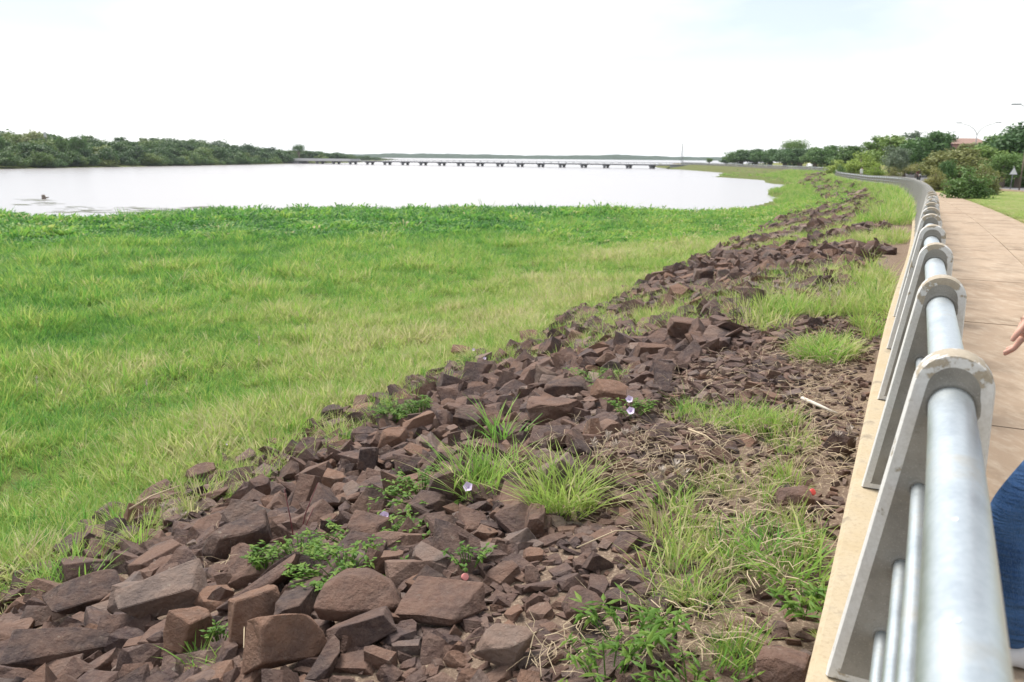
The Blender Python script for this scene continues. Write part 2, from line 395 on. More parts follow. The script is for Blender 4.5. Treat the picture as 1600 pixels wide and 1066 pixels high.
# ------------------------------------------------------------------ ledge, path, road
def strip(us, profile, z_of=lambda P: zpath(P[:, 1])):
    """sweeps a profile of (s, z) points along the railing line"""
    rows = []
    for s, z in profile:
        P = at(us, np.full(len(us), s)); P0 = at(us, np.zeros(len(us)))
        rows.append(np.column_stack([P, z_of(P0) + z]))
    k, n = len(profile), len(us); V = np.concatenate(rows); ii = np.arange(k * n).reshape(k, n)
    return V, np.stack([ii[:-1, :-1], ii[1:, :-1], ii[1:, 1:], ii[:-1, 1:]], -1).reshape(-1, 4)
us = np.r_[np.arange(-8, 60, .25), np.arange(60, 330, 2.)]
V, Fq = strip(us, [(.165, -.9), (.155, -.02), (.135, 0), (-.29, 0), (-.30, -.3)])
V[:, 2] += .006 * (fbm(V[:, 0] * 6, V[:, 1] * 6) - .5)
o = link('retaining_kerb', mesh_from('retaining_kerb', V, Fq, [M['ledge']]))
tag(o, 'low yellowish concrete kerb carrying the railing posts along the bank', 'kerb')
V, Fq = strip(us, [(-.302, -.05), (-2.86, -.05), (-2.86, -.3)])
path = tag(link('path', mesh_from('path_bed', V, Fq, [M['joint']])), kind='structure')
L = 1.9
for k in range(-3, 62):
    for (s0, s1) in ((-.305, -1.60), (-1.612, -2.86)):
        u0, u1 = k * L + .006, (k + 1) * L - .006
        uu = np.linspace(u0, u1, 4); V, Fq = strip(uu, [(s0, -.12), (s0, -.006), (s0 - .006, 0), (s1 + .006, 0), (s1, -.006), (s1, -.12)])
        n = 4; caps = [tuple(i * n for i in range(6)), tuple(i * n + n - 1 for i in range(6))[::-1]]
        V[:, 2] += random.uniform(-.004, .004); c0 = V.mean(0); fl = [tuple(f) for f in Fq] + caps
        link('slab', mesh_from('slab', V - c0, fl, [M['slab']]), path, c0)
us2 = np.arange(0, 460, 3.)
V, Fq = strip(us2, [(-9.6, .02), (-16.2, .02)])
tag(link('road', mesh_from('road', V, Fq, [M['asphalt']])), kind='structure')
for nm, s0 in (('kerb_near', -9.4), ('kerb_far', -16.2)):
    V, Fq = strip(us2, [(s0 + .1, -.2), (s0 + .1, .12), (s0 - .1, .12), (s0 - .1, -.2)])
    tag(link('road_kerb', mesh_from('road_kerb', V, Fq, [M['slab']])), kind='structure')

# ------------------------------------------------------------------ railing
railing = tag(link('railing', None, loc=(*at(0., 0.), 0)), 'long railing of round-topped concrete posts threaded with galvanised steel pipes', 'railing')
bpy.context.view_layer.update()
def under(o, parent):
    o.parent = parent; o.matrix_parent_inverse = parent.matrix_world.inverted(); return o
SC, TH_ = -.152, .115                                        # axis of the posts, thickness along the line
arc = [(SC + .103 * math.cos(q), .977 + .103 * math.sin(q)) for q in np.linspace(rad(8), rad(180), 15)]
prof = [(.100, .002), (.092, .05)] + arc + [(-.268, .25), (-.272, .002)]
def post_mesh(bev, segs):
    bm = bmesh.new()
    fr = [bm.verts.new((-TH_ / 2, s, z)) for s, z in prof]; bk = [bm.verts.new((TH_ / 2, s, z)) for s, z in prof]
    f1 = bm.faces.new(fr); f2 = bm.faces.new(bk[::-1]); n = len(prof)
    for i in range(n): bm.faces.new((fr[i], bk[i], bk[(i + 1) % n], fr[(i + 1) % n]))
    bmesh.ops.recalc_face_normals(bm, faces=bm.faces)
    es = [e for e in bm.edges if abs(e.verts[0].co.x - e.verts[1].co.x) < 1e-6]
    if bev: bmesh.ops.bevel(bm, geom=es, offset=bev, segments=segs, profile=.6, affect='EDGES')
    if segs > 1: bmesh.ops.inset_individual(bm, faces=[f for f in bm.faces if abs(f.normal.x) > .99], thickness=.012)
    flat_ = sorted([f for f in bm.faces if abs(f.normal.x) > .99], key=lambda f: -f.calc_area())[:2]
    me = bpy.data.meshes.new('post')
    for f in bm.faces: f.material_index = 0 if f in flat_ else 1; f.smooth = True
    bm.to_mesh(me); bm.free(); me.materials.append(M['concrete']); me.materials.append(M['paint'])
    me.set_sharp_from_angle(angle=rad(40)); return me
near_post, far_post = post_mesh(.024, 2), post_mesh(.02, 1); far_post.materials[1] = mat('far_post_paint', (.34, .33, .305), .85); far_post.materials[0] = mat('far_post_face', (.28, .268, .245), .9)
RAILS = [(SC, .930, .058), (-.100, .672, .023), (-.078, .428, .023), (-.050, .186, .023)]
def ring_mesh(s, z, r, x):
    V = []; n = 28; ro = r + (.014 if r > .04 else .010); ri = r + .0025
    for k in range(n):
        q = k * 2 * math.pi / n; w = 1 + .10 * math.sin(3 * q + 9 * s) + .12 * math.sin(8 * q + x)
        for R_, dx in ((ri, -.006), (ri, .0015), (r + (ro - r) * w * .8, .002), (r + (ro - r) * w * 1.2, -.001)): V.append((x * (TH_ / 2 + dx), s + R_ * math.cos(q), z + R_ * math.sin(q)))
    return mesh_from('collar', V, [(4 * k + j, 4 * k + j + 1, 4 * ((k + 1) % n) + j + 1, 4 * ((k + 1) % n) + j) for k in range(n) for j in range(3)], [M['concrete']], True)
rings = [ring_mesh(*q, x) for q in RAILS for x in (-1, 1)]
U1, DU = 2.505 + TH_ / 2 + .01, 1.725
us_post = [U1 + DU * k - (.14 if k < 0 else 0) for k in range(-3, 228)]
for k, u in enumerate(us_post):
    P = at(u, 0.); z = float(zpath(P[1])); h = heading(u)
    p = link('post', near_post if k < 14 else far_post, loc=(*P, z), rot=(0, 0, h)); bpy.context.view_layer.update() if k == 0 else None
    p.parent = railing; p.matrix_parent_inverse = Matrix.Translation(-railing.location)
    if k < 8:
        for rg in rings: link('mortar_collar', rg, p)
uu = np.r_[np.arange(-5, 40, .4), np.arange(40, us_post[-1], 1.2)]
for i, (s, z, r) in enumerate(RAILS):
    P = at(uu, np.full(len(uu), s)); P0 = at(uu, np.zeros(len(uu)))
    V, Fc = tube(np.column_stack([P, zpath(P0[:, 1]) + z]), r, 32 if i == 0 else 14)
    o = link('top_rail' if i == 0 else 'lower_rail', mesh_from('rail', V, Fc, [M['steel']], True)); o.parent = railing; o.matrix_parent_inverse = Matrix.Translation(-railing.location)
# scuffed sticker scraps left on the top pipe
def scrap(px, py, w):
    d = ray(px, py); PS = EYE + d * np.linspace(.6, 3, 1500)[:, None]; u_, s_ = to_us(PS[:, 0], PS[:, 1]); q_ = np.column_stack([s_ - SC, PS[:, 2] - .930]); k_ = np.nonzero(np.hypot(*q_.T) < .0585)[0]
    if not len(k_): return
    best = (PS[k_[0]], q_[k_[0]] / np.hypot(*q_[k_[0]]))
    P, q = best; n = Vector((*(N0 * q[0]), q[1])); x = Vector((*D0, 0)); y = n.cross(x)
    V = []
    for a, b in ((-1, -.6), (.7, -.9), (1, .2), (.3, .5), (.2, 1), (-.8, .8)): V.append(Vector(P) + n * .0010 + x * a * w + y * b * w * .7)
    o = link('sticker_scrap', mesh_from('scrap', [tuple(v) for v in V], [tuple(range(6))], [M['white_paint']])); o.parent = railing; o.matrix_parent_inverse = Matrix.Translation(-railing.location)
scrap(1493, 812, .007); scrap(1497, 970, .005)

# ------------------------------------------------------------------ stones of the bank
def rock_proto(seed, flat=.6, bevel=.0, tri=False):
    """an angular block of basalt: a jittered box with corners struck off"""
    r = random.Random(seed); P = []
    d = (1.0, r.uniform(.5, .95), flat * r.uniform(.7, 1.25))
    C8 = {}
    for sx in (-1, 1):
        for sy in (-1, 1):
            for sz in (-1, 1): C8[sx, sy, sz] = Vector((.5 * d[0] * (sx + r.uniform(-.5, .45)), .5 * d[1] * (sy + r.uniform(-.5, .45)), .5 * d[2] * (sz + r.uniform(-.5, .45))))
    for k, c in C8.items():
        if r.random() < .5:
            for ax in range(3):
                kk = list(k); kk[ax] *= -1; P.append(c.lerp(C8[tuple(kk)], r.uniform(.15, .48)))
        else: P.append(c)
    bm = bmesh.new()
    for p in P: bm.verts.new(p)
    g = bmesh.ops.convex_hull(bm, input=bm.verts)
    bmesh.ops.delete(bm, geom=list({v for v in g['geom_interior'] + g['geom_unused'] if isinstance(v, bmesh.types.BMVert)}), context='VERTS')
    bmesh.ops.dissolve_limit(bm, angle_limit=rad(12), verts=bm.verts, edges=bm.edges)
    if bevel: bmesh.ops.bevel(bm, geom=bm.edges[:], offset=bevel, segments=1, profile=.5, affect='EDGES', clamp_overlap=True)
    bmesh.ops.triangulate(bm, faces=bm.faces)
    bm.verts.ensure_lookup_table()
    c = sum((v.co for v in bm.verts), Vector()) / len(bm.verts)
    for v in bm.verts: v.co -= c
    bmesh.ops.recalc_face_normals(bm, faces=bm.faces)
    me = bpy.data.meshes.new('stone'); bm.to_mesh(me); bm.free(); me.materials.append(M['rock']); return me
CLEAR = [(575, 835, .3), (660, 760, .32), (540, 880, .26), (470, 850, .13), (412, 868, .1), (615, 640, .3), (655, 632, .2), (985, 635, .12), (930, 590, .25), (760, 765, .22), (880, 800, .2), (1060, 915, .12), (990, 985, .12)]
from mathutils import noise as mn
def roughen(src, seed, cuts, amp):
    """cuts a block finer and chips its faces and edges"""
    bm = bmesh.new(); bm.from_mesh(src); bmesh.ops.subdivide_edges(bm, edges=bm.edges[:], cuts=cuts, use_grid_fill=True); bm.normal_update()
    for v in bm.verts:
        q = v.co * 3.1 + Vector((seed, 0, 0)); v.co += v.normal * amp * (mn.noise(q) + .6 * mn.noise(q * 2.7) + .35 * mn.noise(q * 6.5))
    me = bpy.data.meshes.new('stone'); bm.to_mesh(me); bm.free(); me.materials.append(M['rock']); return me
P_NEAR = [roughen(rock_proto(100 + i, [.45, .6, .75, .35][i % 4], .012), i, 1, .030) for i in range(28)]
P_FAR = [rock_proto(100 + i, [.45, .6, .75, .35][i % 4]) for i in range(28)]
def mesh_np(me):
    V = np.empty(len(me.vertices) * 3, np.float32); me.vertices.foreach_get('co', V)
    Fi = np.empty(len(me.polygons) * 3, np.int32); me.polygons.foreach_get('vertices', Fi); return V.reshape(-1, 3), Fi.reshape(-1, 3)
FAR_NP = [mesh_np(m) for m in P_FAR]

embank = tag(link('rock_embankment', None, loc=(*at(8., 4.), -1.2)), kind='structure')
# boulders with a character of their own: px, py of the middle, length m, width, height, yaw, tilt x, tilt y, prototype, lift, label
BOULD = [
 (562, 925, .50, .40, .24, 10, -8, 4, 'dome', .10, 'smooth brown triangular boulder with a flat front edge, nearest of the large stones'),
 (258, 926, .62, .34, .24, 32, 12, -4, 3, .16, 'long pale-topped slab tilted over a darker stone in the lower left'),
 (130, 930, .60, .44, .26, 28, 16, 0, 1, .07, 'broad brown stone with a dark patch, left of the pale-topped slab'),
 (95, 1010, .72, .30, .18, 36, 22, 10, 7, .06, 'long dark-edged slab lying lowest in the left corner'),
 (297, 988, .25, .22, .26, 70, 10, 12, 2, .10, 'small upright reddish block in front of the pale-topped slab'),
 (445, 1000, .40, .26, .28, 55, -24, 18, 6, .10, 'leaning reddish stone left of the smooth triangular boulder'),
 (402, 965, .40, .18, .36, 58, -20, 16, 10, .08, 'narrow dark stone wedged upright behind the leaning reddish stone'),
 (376, 838, .62, .34, .34, 42, 20, 6, 14, .12, 'large dark pointed slab with a lighter brown upper face'),
 (315, 742, .42, .34, .22, 24, 14, -4, 5, .08, 'squarish brown stone at the edge of the marsh grass'),
 (690, 940, .46, .42, .10, -25, 6, 2, 11, .03, 'thin flat stone lying right of the smooth triangular boulder'),
 (575, 720, .26, .24, .34, 15, -10, 8, 18, .10, 'tall dark block standing left of a lilac flower'),
 (615, 685, .40, .30, .24, 8, 8, 6, 9, .10, 'reddish wedge stone above the tall dark block'),
 (865, 640, .62, .46, .26, -14, 8, -4, 13, .10, 'large flat-topped brown slab in the middle of the stones'),
 (880, 605, .60, .40, .22, 12, 6, 3, 17, .12, 'dark slab lying just behind the large flat-topped brown slab'),
 (520, 645, .42, .30, .22, 5, 4, -6, 21, .08, 'dark stone standing at the grass edge left of the bushy weed'),
 (1075, 515, .66, .45, .34, -8, 6, 4, 22, .12, 'big brown block at the foot of the tall grass patch'),
 (1100, 435, .7, .35, .8, 30, 12, 10, 23, .22, 'dark upright boulder standing against the green marsh'),
 (960, 615, .50, .36, .22, 20, 14, 8, 25, .10, 'reddish slab next to the pair of lilac flowers'),
 (1238, 775, .27, .20, .10, 4, 6, 8, 15, .05, 'flat brown stone beside a red bottle cap near the kerb'),
 (1225, 1040, .28, .24, .16, 60, 4, 10, 16, .05, 'brown stone in the lower corner next to the kerb'),
 (720, 548, .45, .32, .24, 0, 8, 6, 26, .10, 'lone reddish stone sunk in the grass edge of the marsh'),
 (905, 950, .24, .2, .15, -20, 12, 4, 20, .05, 'rounded grey-brown stone right of the thin flat stone'),
 (790, 1010, .30, .2, .17, -12, 10, 6, 24, .05, 'angular pale-faced stone at the bottom middle'),
 (575, 830, .36, .28, .24, -10, 6, 4, 27, .10, 'squared brown block above the smooth triangular boulder among green weed'),
 (1312, 690, .22, .2, .18, 40, 4, 8, 4, .06, 'dark stone wedged against the kerb beside the second post'),
]
def dome_mesh():
    """rounded triangular boulder, undercut along its front"""
    bm = bmesh.new(); ring_ = [(-.52, -.30), (-.2, -.40), (.25, -.38), (.52, -.30), (.50, -.02), (.28, .26), (-.02, .36), (-.30, .20), (-.50, -.05)]
    for x, y in ring_: bm.verts.new((x, y, -.10)); bm.verts.new((x * .86, y * .80 + .02, -.42))
    for x, y in ring_[:]: bm.verts.new((x * .80, y * .66 + .06, .22 + .08 * y))
    for x, y in ((-.16, .16), (.12, .17), (.0, .02), (-.2, -.04), (.2, -.04)): bm.verts.new((x, y, .40 + .1 * y))
    g = bmesh.ops.convex_hull(bm, input=bm.verts)
    bmesh.ops.delete(bm, geom=list({v for v in g['geom_interior'] + g['geom_unused'] if isinstance(v, bmesh.types.BMVert)}), context='VERTS')
    bmesh.ops.dissolve_limit(bm, angle_limit=rad(4), verts=bm.verts, edges=bm.edges)
    bmesh.ops.bevel(bm, geom=bm.edges[:], offset=.03, segments=2, profile=.5, affect='EDGES', clamp_overlap=True)
    bmesh.ops.triangulate(bm, faces=bm.faces)
    me = bpy.data.meshes.new('boulder'); bm.to_mesh(me); bm.free(); me.materials.append(M['rock'])
    me.polygons.foreach_set('use_smooth', np.ones(len(me.polygons), bool)); return me
def rough_mesh(seed, flat):
    """a prototype block, cut finer and roughened, for the stones seen closest"""
    src = rock_proto(seed, flat, .03); bm = bmesh.new(); bm.from_mesh(src)
    bmesh.ops.subdivide_edges(bm, edges=bm.edges[:], cuts=2, use_grid_fill=True)
    from mathutils import noise as mn
    bm.normal_update()
    for v in bm.verts:
        q = v.co * 3.1 + Vector((seed, 0, 0)); v.co += v.normal * (.028 * mn.noise(q) + .014 * mn.noise(q * 3))
    me = bpy.data.meshes.new('boulder'); bm.to_mesh(me); bm.free(); me.materials.append(M['rock']); return me
_tones = {}
def rock_tone(v):
    if v not in _tones:
        m_ = M['rock'].copy(); rp_ = [q for q in m_.node_tree.nodes if q.type == 'VALTORGB'][0]
        m_.node_tree.links.remove(rp_.inputs[0].links[0]); rp_.inputs[0].default_value = v; _tones[v] = m_
    return _tones[v]
placed = [(*hit1(px, py)[:2], r * .8) for px, py, r in CLEAR]                                            # x, y, radius
for i, (px, py, a, b, c, yaw, tx, ty, pr, lift, lab) in enumerate(BOULD):
    a, b, c = a * .80, b * .80, c * .85
    lift = lift * .6; c *= .9; P = hit_up(px, py, lift + .05 + c * .15); me = dome_mesh() if pr == 'dome' else rough_mesh(100 + pr, 1.0)
    V = np.empty(len(me.vertices) * 3, np.float32); me.vertices.foreach_get('co', V); V = V.reshape(-1, 3); ext = V.max(0) - V.min(0)
    me.vertices.foreach_set('co', ((V - (V.max(0) + V.min(0)) / 2) / ext * np.array([a, b, c])).astype(np.float32).ravel()); me.update()
    me.materials[0] = rock_tone(.97 if 'pale' in lab[:22] else .80 if 'reddish' in lab else .03 if 'dark' in lab[:30] else .42)
    o = link('boulder', me, loc=(P[0], P[1], P[2] + lift + .05 + c * .15), rot=(rad(tx), rad(ty), rad(yaw)))
    tag(o, lab, 'boulder', 'distinct boulders on the bank'); placed.append((P[0], P[1], .42 * (a + b) / 2))

def scatter(n, u_rng, s_rng, size, gap, layers_z=.0, keep=None):
    """stones laid at random with a smallest gap; returns x, y, size"""
    out = []; cell = {}; cs = size[1] * 1.2
    u = rng.uniform(*u_rng, n) if not callable(u_rng) else u_rng(n); s = rng.uniform(*s_rng, n); sz = size[0] + (size[1] - size[0]) * rng.beta(1.1, 3.0, n)
    P = at(u, s); order = np.argsort(-sz)
    if keep is not None: k = keep(u, s, P); order = [i for i in order if k[i]]
    for x, y, r in placed: cell.setdefault((int(x // cs), int(y // cs)), []).append((x, y, r * 2))
    for i in order:
        x, y = P[i]; cx, cy = int(x // cs), int(y // cs); ok = True
        for ax in (cx - 1, cx, cx + 1):
            for ay in (cy - 1, cy, cy + 1):
                for (qx, qy, qs) in cell.get((ax, ay), ()):
                    if (qx - x) ** 2 + (qy - y) ** 2 < (gap * (qs + sz[i])) ** 2: ok = False; break
                if not ok: break
            if not ok: break
        if ok: cell.setdefault((cx, cy), []).append((x, y, sz[i])); out.append((x, y, sz[i], u[i], s[i]))
    return out
grassy = lambda P: fbm(P[:, 0] * .33 + 40, P[:, 1] * .33 + 11, 3)          # where grass has taken over the stones
def mask_big(u, s, P):
    j = 1.1 * (fbm(P[:, 0] * .5, P[:, 1] * .5 + 50, 2) - .4)
    far = sstep(13, 26, u)
    return (s > 1.9 + j - far * .8) & (s < 7.3 + j) & ((u < 12) | (grassy(P) < .60 - .065 * far))
def mask_small(u, s, P):
    return (s > .75 + .5 * (vnoise(u * .8, u * 0) - .4)) & ((grassy(P) < .50) | (u < 10))
S = []
S += [(*q, 0) for q in scatter(13000, (.8, 24), (1.4, 8.2), (.13, .50), .30, keep=mask_big)]
S += [(*q, 1) for q in scatter(7500, (.8, 24), (1.6, 7.4), (.08, .30), .40, keep=mask_big)]
S += [(*q, 0) for q in scatter(14000, (.8, 15), (.45, 3.2), (.06, .21), .31, keep=mask_small)]
S += [(*q, 0) for q in scatter(9000, (.8, 13), (.2, 2.6), (.035, .12), .40)]
S += [(*q, 0) for q in scatter(6000, (24, 70), (.8, 7.4), (.2, .62), .36, keep=mask_big)]
S += [(*q, 0) for q in scatter(1800, (12, 40), (.4, 2.8), (.15, .4), .40, keep=mask_small)]
S += [(*q, 0) for q in scatter(900, (70, 190), (.8, 5.0), (.5, 1.1), .45, keep=mask_big)]
S = np.array(S); S[:, 2] *= np.where(S[:, 3] < 9, .74, .90); xyz = np.column_stack([S[:, 0], S[:, 1], H(S[:, 0], S[:, 1])])
big = S[:, 2] > .2
xyz[:, 2] += S[:, 2] * np.where(S[:, 5] > 0, rng.uniform(.20, .42, len(S)), rng.uniform(.05, .24, len(S))) * np.where(big, 1, .7)
tilt = np.where(S[:, 5] > 0, 34, np.where(big, 24, 16))
eul = np.column_stack([rng.normal(0, 1, len(S)) * np.radians(tilt), rng.normal(0, 1, len(S)) * np.radians(tilt), rng.uniform(0, 6.28, len(S))])
pid = rng.integers(0, 28, len(S)); asp = np.column_stack([rng.uniform(.9, 1.3, len(S)), rng.uniform(.7, 1.15, len(S)), rng.uniform(.6, 1.15, len(S))]) * S[:, 2:3]
px, py, dep = proj(xyz)
vis = (px > -20) & (px < 1620) & (py < 1110) & (dep > .5)
show = np.where(vis, S[:, 2] / dep, 0); top = set(np.argsort(-show)[:300].tolist())
Vs, Fs, Rn, off = [], [], [], 0
for i in range(len(S)):
    if i in top:
        link('stone', P_NEAR[pid[i]], embank, xyz[i] - np.array(embank.location), eul[i], tuple(asp[i])); continue
    Vp, Fp = FAR_NP[pid[i]]; Rm = np.array(Euler(eul[i]).to_matrix())
    Vs.append((Vp * asp[i]) @ Rm.T + xyz[i]); Fs.append(Fp + off); off += len(Vp); Rn.append(np.full(len(Fp), rng.random()))
me = mesh_from('rubble', np.vstack(Vs) - np.array(embank.location), np.vstack(Fs), [M['rock']])
ra = me.attributes.new('rnd', 'FLOAT', 'FACE'); ra.data.foreach_set('value', np.concatenate(Rn).astype(np.float32))
tag(link('rubble', me, embank), kind='stuff')

# ------------------------------------------------------------------ grass
def blades(n, radius, h, w, bend, leafy_=False, r=random, lean=.35, hv=.55, sw=1.0):
    """n curved blades; returns verts, quads+tris, per-face tint"""
    V, Fc, T = [], [], []
    for _ in range(n):
        a = r.uniform(0, 6.283); d = radius * math.sqrt(r.random()); bx, by = d * math.cos(a), d * math.sin(a)
        az = a + r.uniform(-sw, sw); hh = h * r.uniform(hv, 1.15); ww = w * r.uniform(.7, 1.3); bd = bend * r.uniform(.3, 1.4) * hh; ln = lean * r.uniform(0, 1) * hh * (.3 + d / radius)
        dx, dy = math.cos(az), math.sin(az); fa = az + 1.57 + r.uniform(-.6, .6); sx, sy = math.cos(fa) * ww / 2, math.sin(fa) * ww / 2
        n0 = len(V); tt = r.random()
        for f, wf in ((0, .8), (.4, 1.0), (.75, .75)) if not leafy_ else ((0, .2), (.55, .35), (.78, 1.0)):
            k = ln * f + bd * f * f; z = hh * (f - .25 * bend * f * f)
            V.append((bx + dx * k - sx * wf, by + dy * k - sy * wf, z)); V.append((bx + dx * k + sx * wf, by + dy * k + sy * wf, z))
        k = ln + bd; V.append((bx + dx * k, by + dy * k, hh * (1 - .25 * bend - (.12 if leafy_ else .0))))
        Fc += [(n0, n0 + 1, n0 + 3, n0 + 2), (n0 + 2, n0 + 3, n0 + 5, n0 + 4), (n0 + 4, n0 + 5, n0 + 6)]; T += [tt] * 3
    return V, Fc, T
def clump(name, mats, *a, **k):
    V, Fc, T = blades(*a, **k); me = mesh_from(name, V, Fc, mats)
    va = me.attributes.new('var', 'FLOAT', 'FACE'); va.data.foreach_set('value', np.array(T, np.float32) - .5); return me
protos = bpy.data.collections.new('clump_prototypes')
def proto_obj(name, me):
    o = bpy.data.objects.new(name, me); protos_c.objects.link(o); return o
def gn_scatter(name, P, rot, scl, idx, tint, meshes, mats=None):
    """one object: real clumps of blades standing at every point"""
    coll = bpy.data.collections.new(name + '_clumps')
    for i, m_ in enumerate(meshes): coll.objects.link(bpy.data.objects.new('%s_clump_%02d' % (name, i), m_))
    me = bpy.data.meshes.new(name); me.vertices.add(len(P)); me.vertices.foreach_set('co', np.asarray(P, np.float32).ravel())
    for nm, ty, val, key in (('rot', 'FLOAT_VECTOR', rot, 'vector'), ('scl', 'FLOAT_VECTOR', scl, 'vector'), ('idx', 'INT', idx, 'value'), ('tint', 'FLOAT', tint, 'value')):
        at_ = me.attributes.new(nm, ty, 'POINT'); at_.data.foreach_set(key, np.asarray(val, np.int32 if ty == 'INT' else np.float32).ravel())
    ng = bpy.data.node_groups.new(name, 'GeometryNodeTree')
    ng.interface.new_socket('Geometry', in_out='INPUT', socket_type='NodeSocketGeometry'); ng.interface.new_socket('Geometry', in_out='OUTPUT', socket_type='NodeSocketGeometry')
    N = ng.nodes; gi = N.new('NodeGroupInput'); go = N.new('NodeGroupOutput'); ip = N.new('GeometryNodeInstanceOnPoints'); ci = N.new('GeometryNodeCollectionInfo')
    ci.inputs['Collection'].default_value = coll; ci.inputs['Separate Children'].default_value = True; ci.inputs['Reset Children'].default_value = True
    def na(nm, ty): q = N.new('GeometryNodeInputNamedAttribute'); q.data_type = ty; q.inputs['Name'].default_value = nm; return q.outputs['Attribute']
    Lk = ng.links; Lk.new(gi.outputs[0], ip.inputs['Points']); Lk.new(ci.outputs[0], ip.inputs['Instance']); ip.inputs['Pick Instance'].default_value = True
    Lk.new(na('idx', 'INT'), ip.inputs['Instance Index']); Lk.new(na('rot', 'FLOAT_VECTOR'), ip.inputs['Rotation']); Lk.new(na('scl', 'FLOAT_VECTOR'), ip.inputs['Scale'])
    Lk.new(ip.outputs[0], go.inputs[0])
    o = link(name, me); md = o.modifiers.new('scatter', 'NODES'); md.node_group = ng; return o
R_ = random.Random(3)
G = [M['grass']]
CL = [clump('c', G, 24, .17, .44, .015, .5, r=R_), clump('c', G, 22, .19, .38, .016, .8, r=R_), clump('c', G, 20, .16, .52, .014, .35, r=R_), clump('c', G, 26, .21, .32, .014, .9, r=R_),
      clump('c', G, 20, .22, .34, .055, .4, True, r=R_), clump('c', G, 22, .25, .28, .065, .6, True, r=R_), clump('c', G, 20, .22, .40, .050, .3, True, r=R_),
      clump('c', G, 14, .10, .60, .009, .9, r=R_, lean=.7), clump('c', G, 14, .14, .22, .010, 1.0, r=R_, lean=.9)]
# marsh: even in the eye's angle, so that it is dense where it is near
def polar_pts(n, r0, r1, pw):
    a = np.radians(rng.uniform(-44, 40, n)); q = rng.random(n); r = (r0 ** pw + q * (r1 ** pw - r0 ** pw)) ** (1 / pw); return r * np.sin(a), r * np.cos(a)
X, Y = [], []
for n, r0, r1, pw in ((18000, 6, 24, 1.3), (22000, 20, 45, 1.4), (24000, 42, 90, 1.6), (8000, 80, 300, 1.2)):
    x, y = polar_pts(n, r0, r1, pw); X.append(x); Y.append(y)
X = np.concatenate(X); Y = np.concatenate(Y); U_, S_ = to_us(X, Y); SL = poly_sd(X, Y, LAND)
rim = 7.0 + 1.5 * (fbm(X * .7, Y * .7 + 20) - .45)
ok = (S_ > rim) & (SL > -1.6 * (fbm(X * .35, Y * .35 + 70, 3) - .38))
far_rim = (U_ > 60) & (S_ > 3.2) & (SL > 0); ok |= far_rim
X, Y, S_, SL, U_ = X[ok], Y[ok], S_[ok], SL[ok], U_[ok]
n = len(X); big_n = .15 + .68 * fbm(X * .12, Y * .12 + 5, 4); mid_n = fbm(X * .5 + 9, Y * .5, 3)
dry = 1 - sstep(8.5, 20 + 9 * big_n, S_)                                  # straw mixed in towards the stones
hya = sstep(.40, .60, sstep(20, 52, np.hypot(X, Y)) * .62 + (big_n - .45) * 1.3)    # broad-leaved plants towards the water
kind = rng.random(n)
idx = np.where(kind < hya * .9, rng.integers(4, 7, n), rng.integers(0, 4, n)); idx = np.where((kind > .95) & (dry > .2), 7, idx)
tint = .445 + .6 * (big_n - .45) + .75 * (mid_n - .45) + .25 * dry - .26 * hya + rng.normal(0, .055, n)
tint = np.where((rng.random(n) < .06 * dry + .01), rng.uniform(.8, 1, n), tint)
dist = np.hypot(X, Y); sc = (.92 + 1.3 * (mid_n - .38) + .5 * (big_n - .45)) * rng.uniform(.75, 1.2, n) * (1 - .35 * dry) * (1 + .25 * sstep(25, 60, dist))
sc *= 1 - .5 * sstep(1.2, 0, SL)
Pz = np.maximum(H(X, Y), WZ - .03) - .02
o = gn_scatter('marsh_grass', np.column_stack([X, Y, Pz]), np.column_stack([rng.normal(0, .13, n), rng.normal(0, .13, n), rng.uniform(0, 6.28, n)]),
               np.column_stack([sc * 1.15 * (1 + .5 * sstep(20, 60, dist)), sc * 1.15 * (1 + .5 * sstep(20, 60, dist)), sc]), idx, np.clip(tint, 0, 1), CL)
tag(o, 'tall bright green marsh grass and broad-leaved plants spreading to the water', 'marsh grass', kind='stuff')

# grass that has grown over the bank
def ellipse(cx, cy, rx, ry, n):
    a = rng.uniform(0, 6.283, n); q = np.sqrt(rng.random(n)); return hit(cx + rx * q * np.cos(a), cy + ry * q * np.sin(a))
PATCH = [(1275, 462, 120, 40, 260, .66, .74), (1360, 470, 40, 60, 130, .7, .68), (1190, 490, 55, 34, 90, .7, .76), (1285, 552, 55, 14, 80, .5, .68), (1170, 668, 70, 16, 80, .42, .66),
         (1075, 655, 40, 10, 24, .4, .64), (1060, 850, 50, 55, 26, .55, .68), (1200, 870, 80, 55, 40, .42, .58), (1080, 950, 60, 30, 16, .45, .58), (1130, 1030, 60, 25, 14, .4, .55),
         (100, 905, 60, 18, 16, .55, .6), (945, 600, 45, 10, 22, .4, .64), (1240, 700, 40, 14, 14, .4, .66), (40, 860, 50, 14, 24, .5, .66), (540, 690, 30, 12, 10, .45, .62), (215, 850, 18, 10, 5, .7, .62),
         (1310, 1000, 20, 40, 6, .3, .5), (1160, 760, 110, 30, 30, .4, .72), (330, 1045, 60, 12, 3, .45, .62)]
PP, SCL, TN = [], [], []
for cx, cy, rx, ry, k, s0, t0 in PATCH:
    P = ellipse(cx, cy, rx, ry, k); P = P[~np.isnan(P[:, 0])]; PP.append(P); SCL.append(s0 * rng.uniform(.6, 1.15, len(P))); TN.append(t0 + rng.normal(0, .09, len(P)))
u = rng.uniform(11, 75, 14000); s = rng.uniform(.22, 7.6, 14000); P2 = at(u, s); g = grassy(P2); k = g > .49 - .04 * sstep(20, 40, u); P2 = P2[k]
PP.append(np.column_stack([P2, H(P2[:, 0], P2[:, 1])])); SCL.append(rng.uniform(.4, .8, len(P2))); TN.append(.68 + .5 * (g[k] - .55) + rng.normal(0, .09, len(P2)))
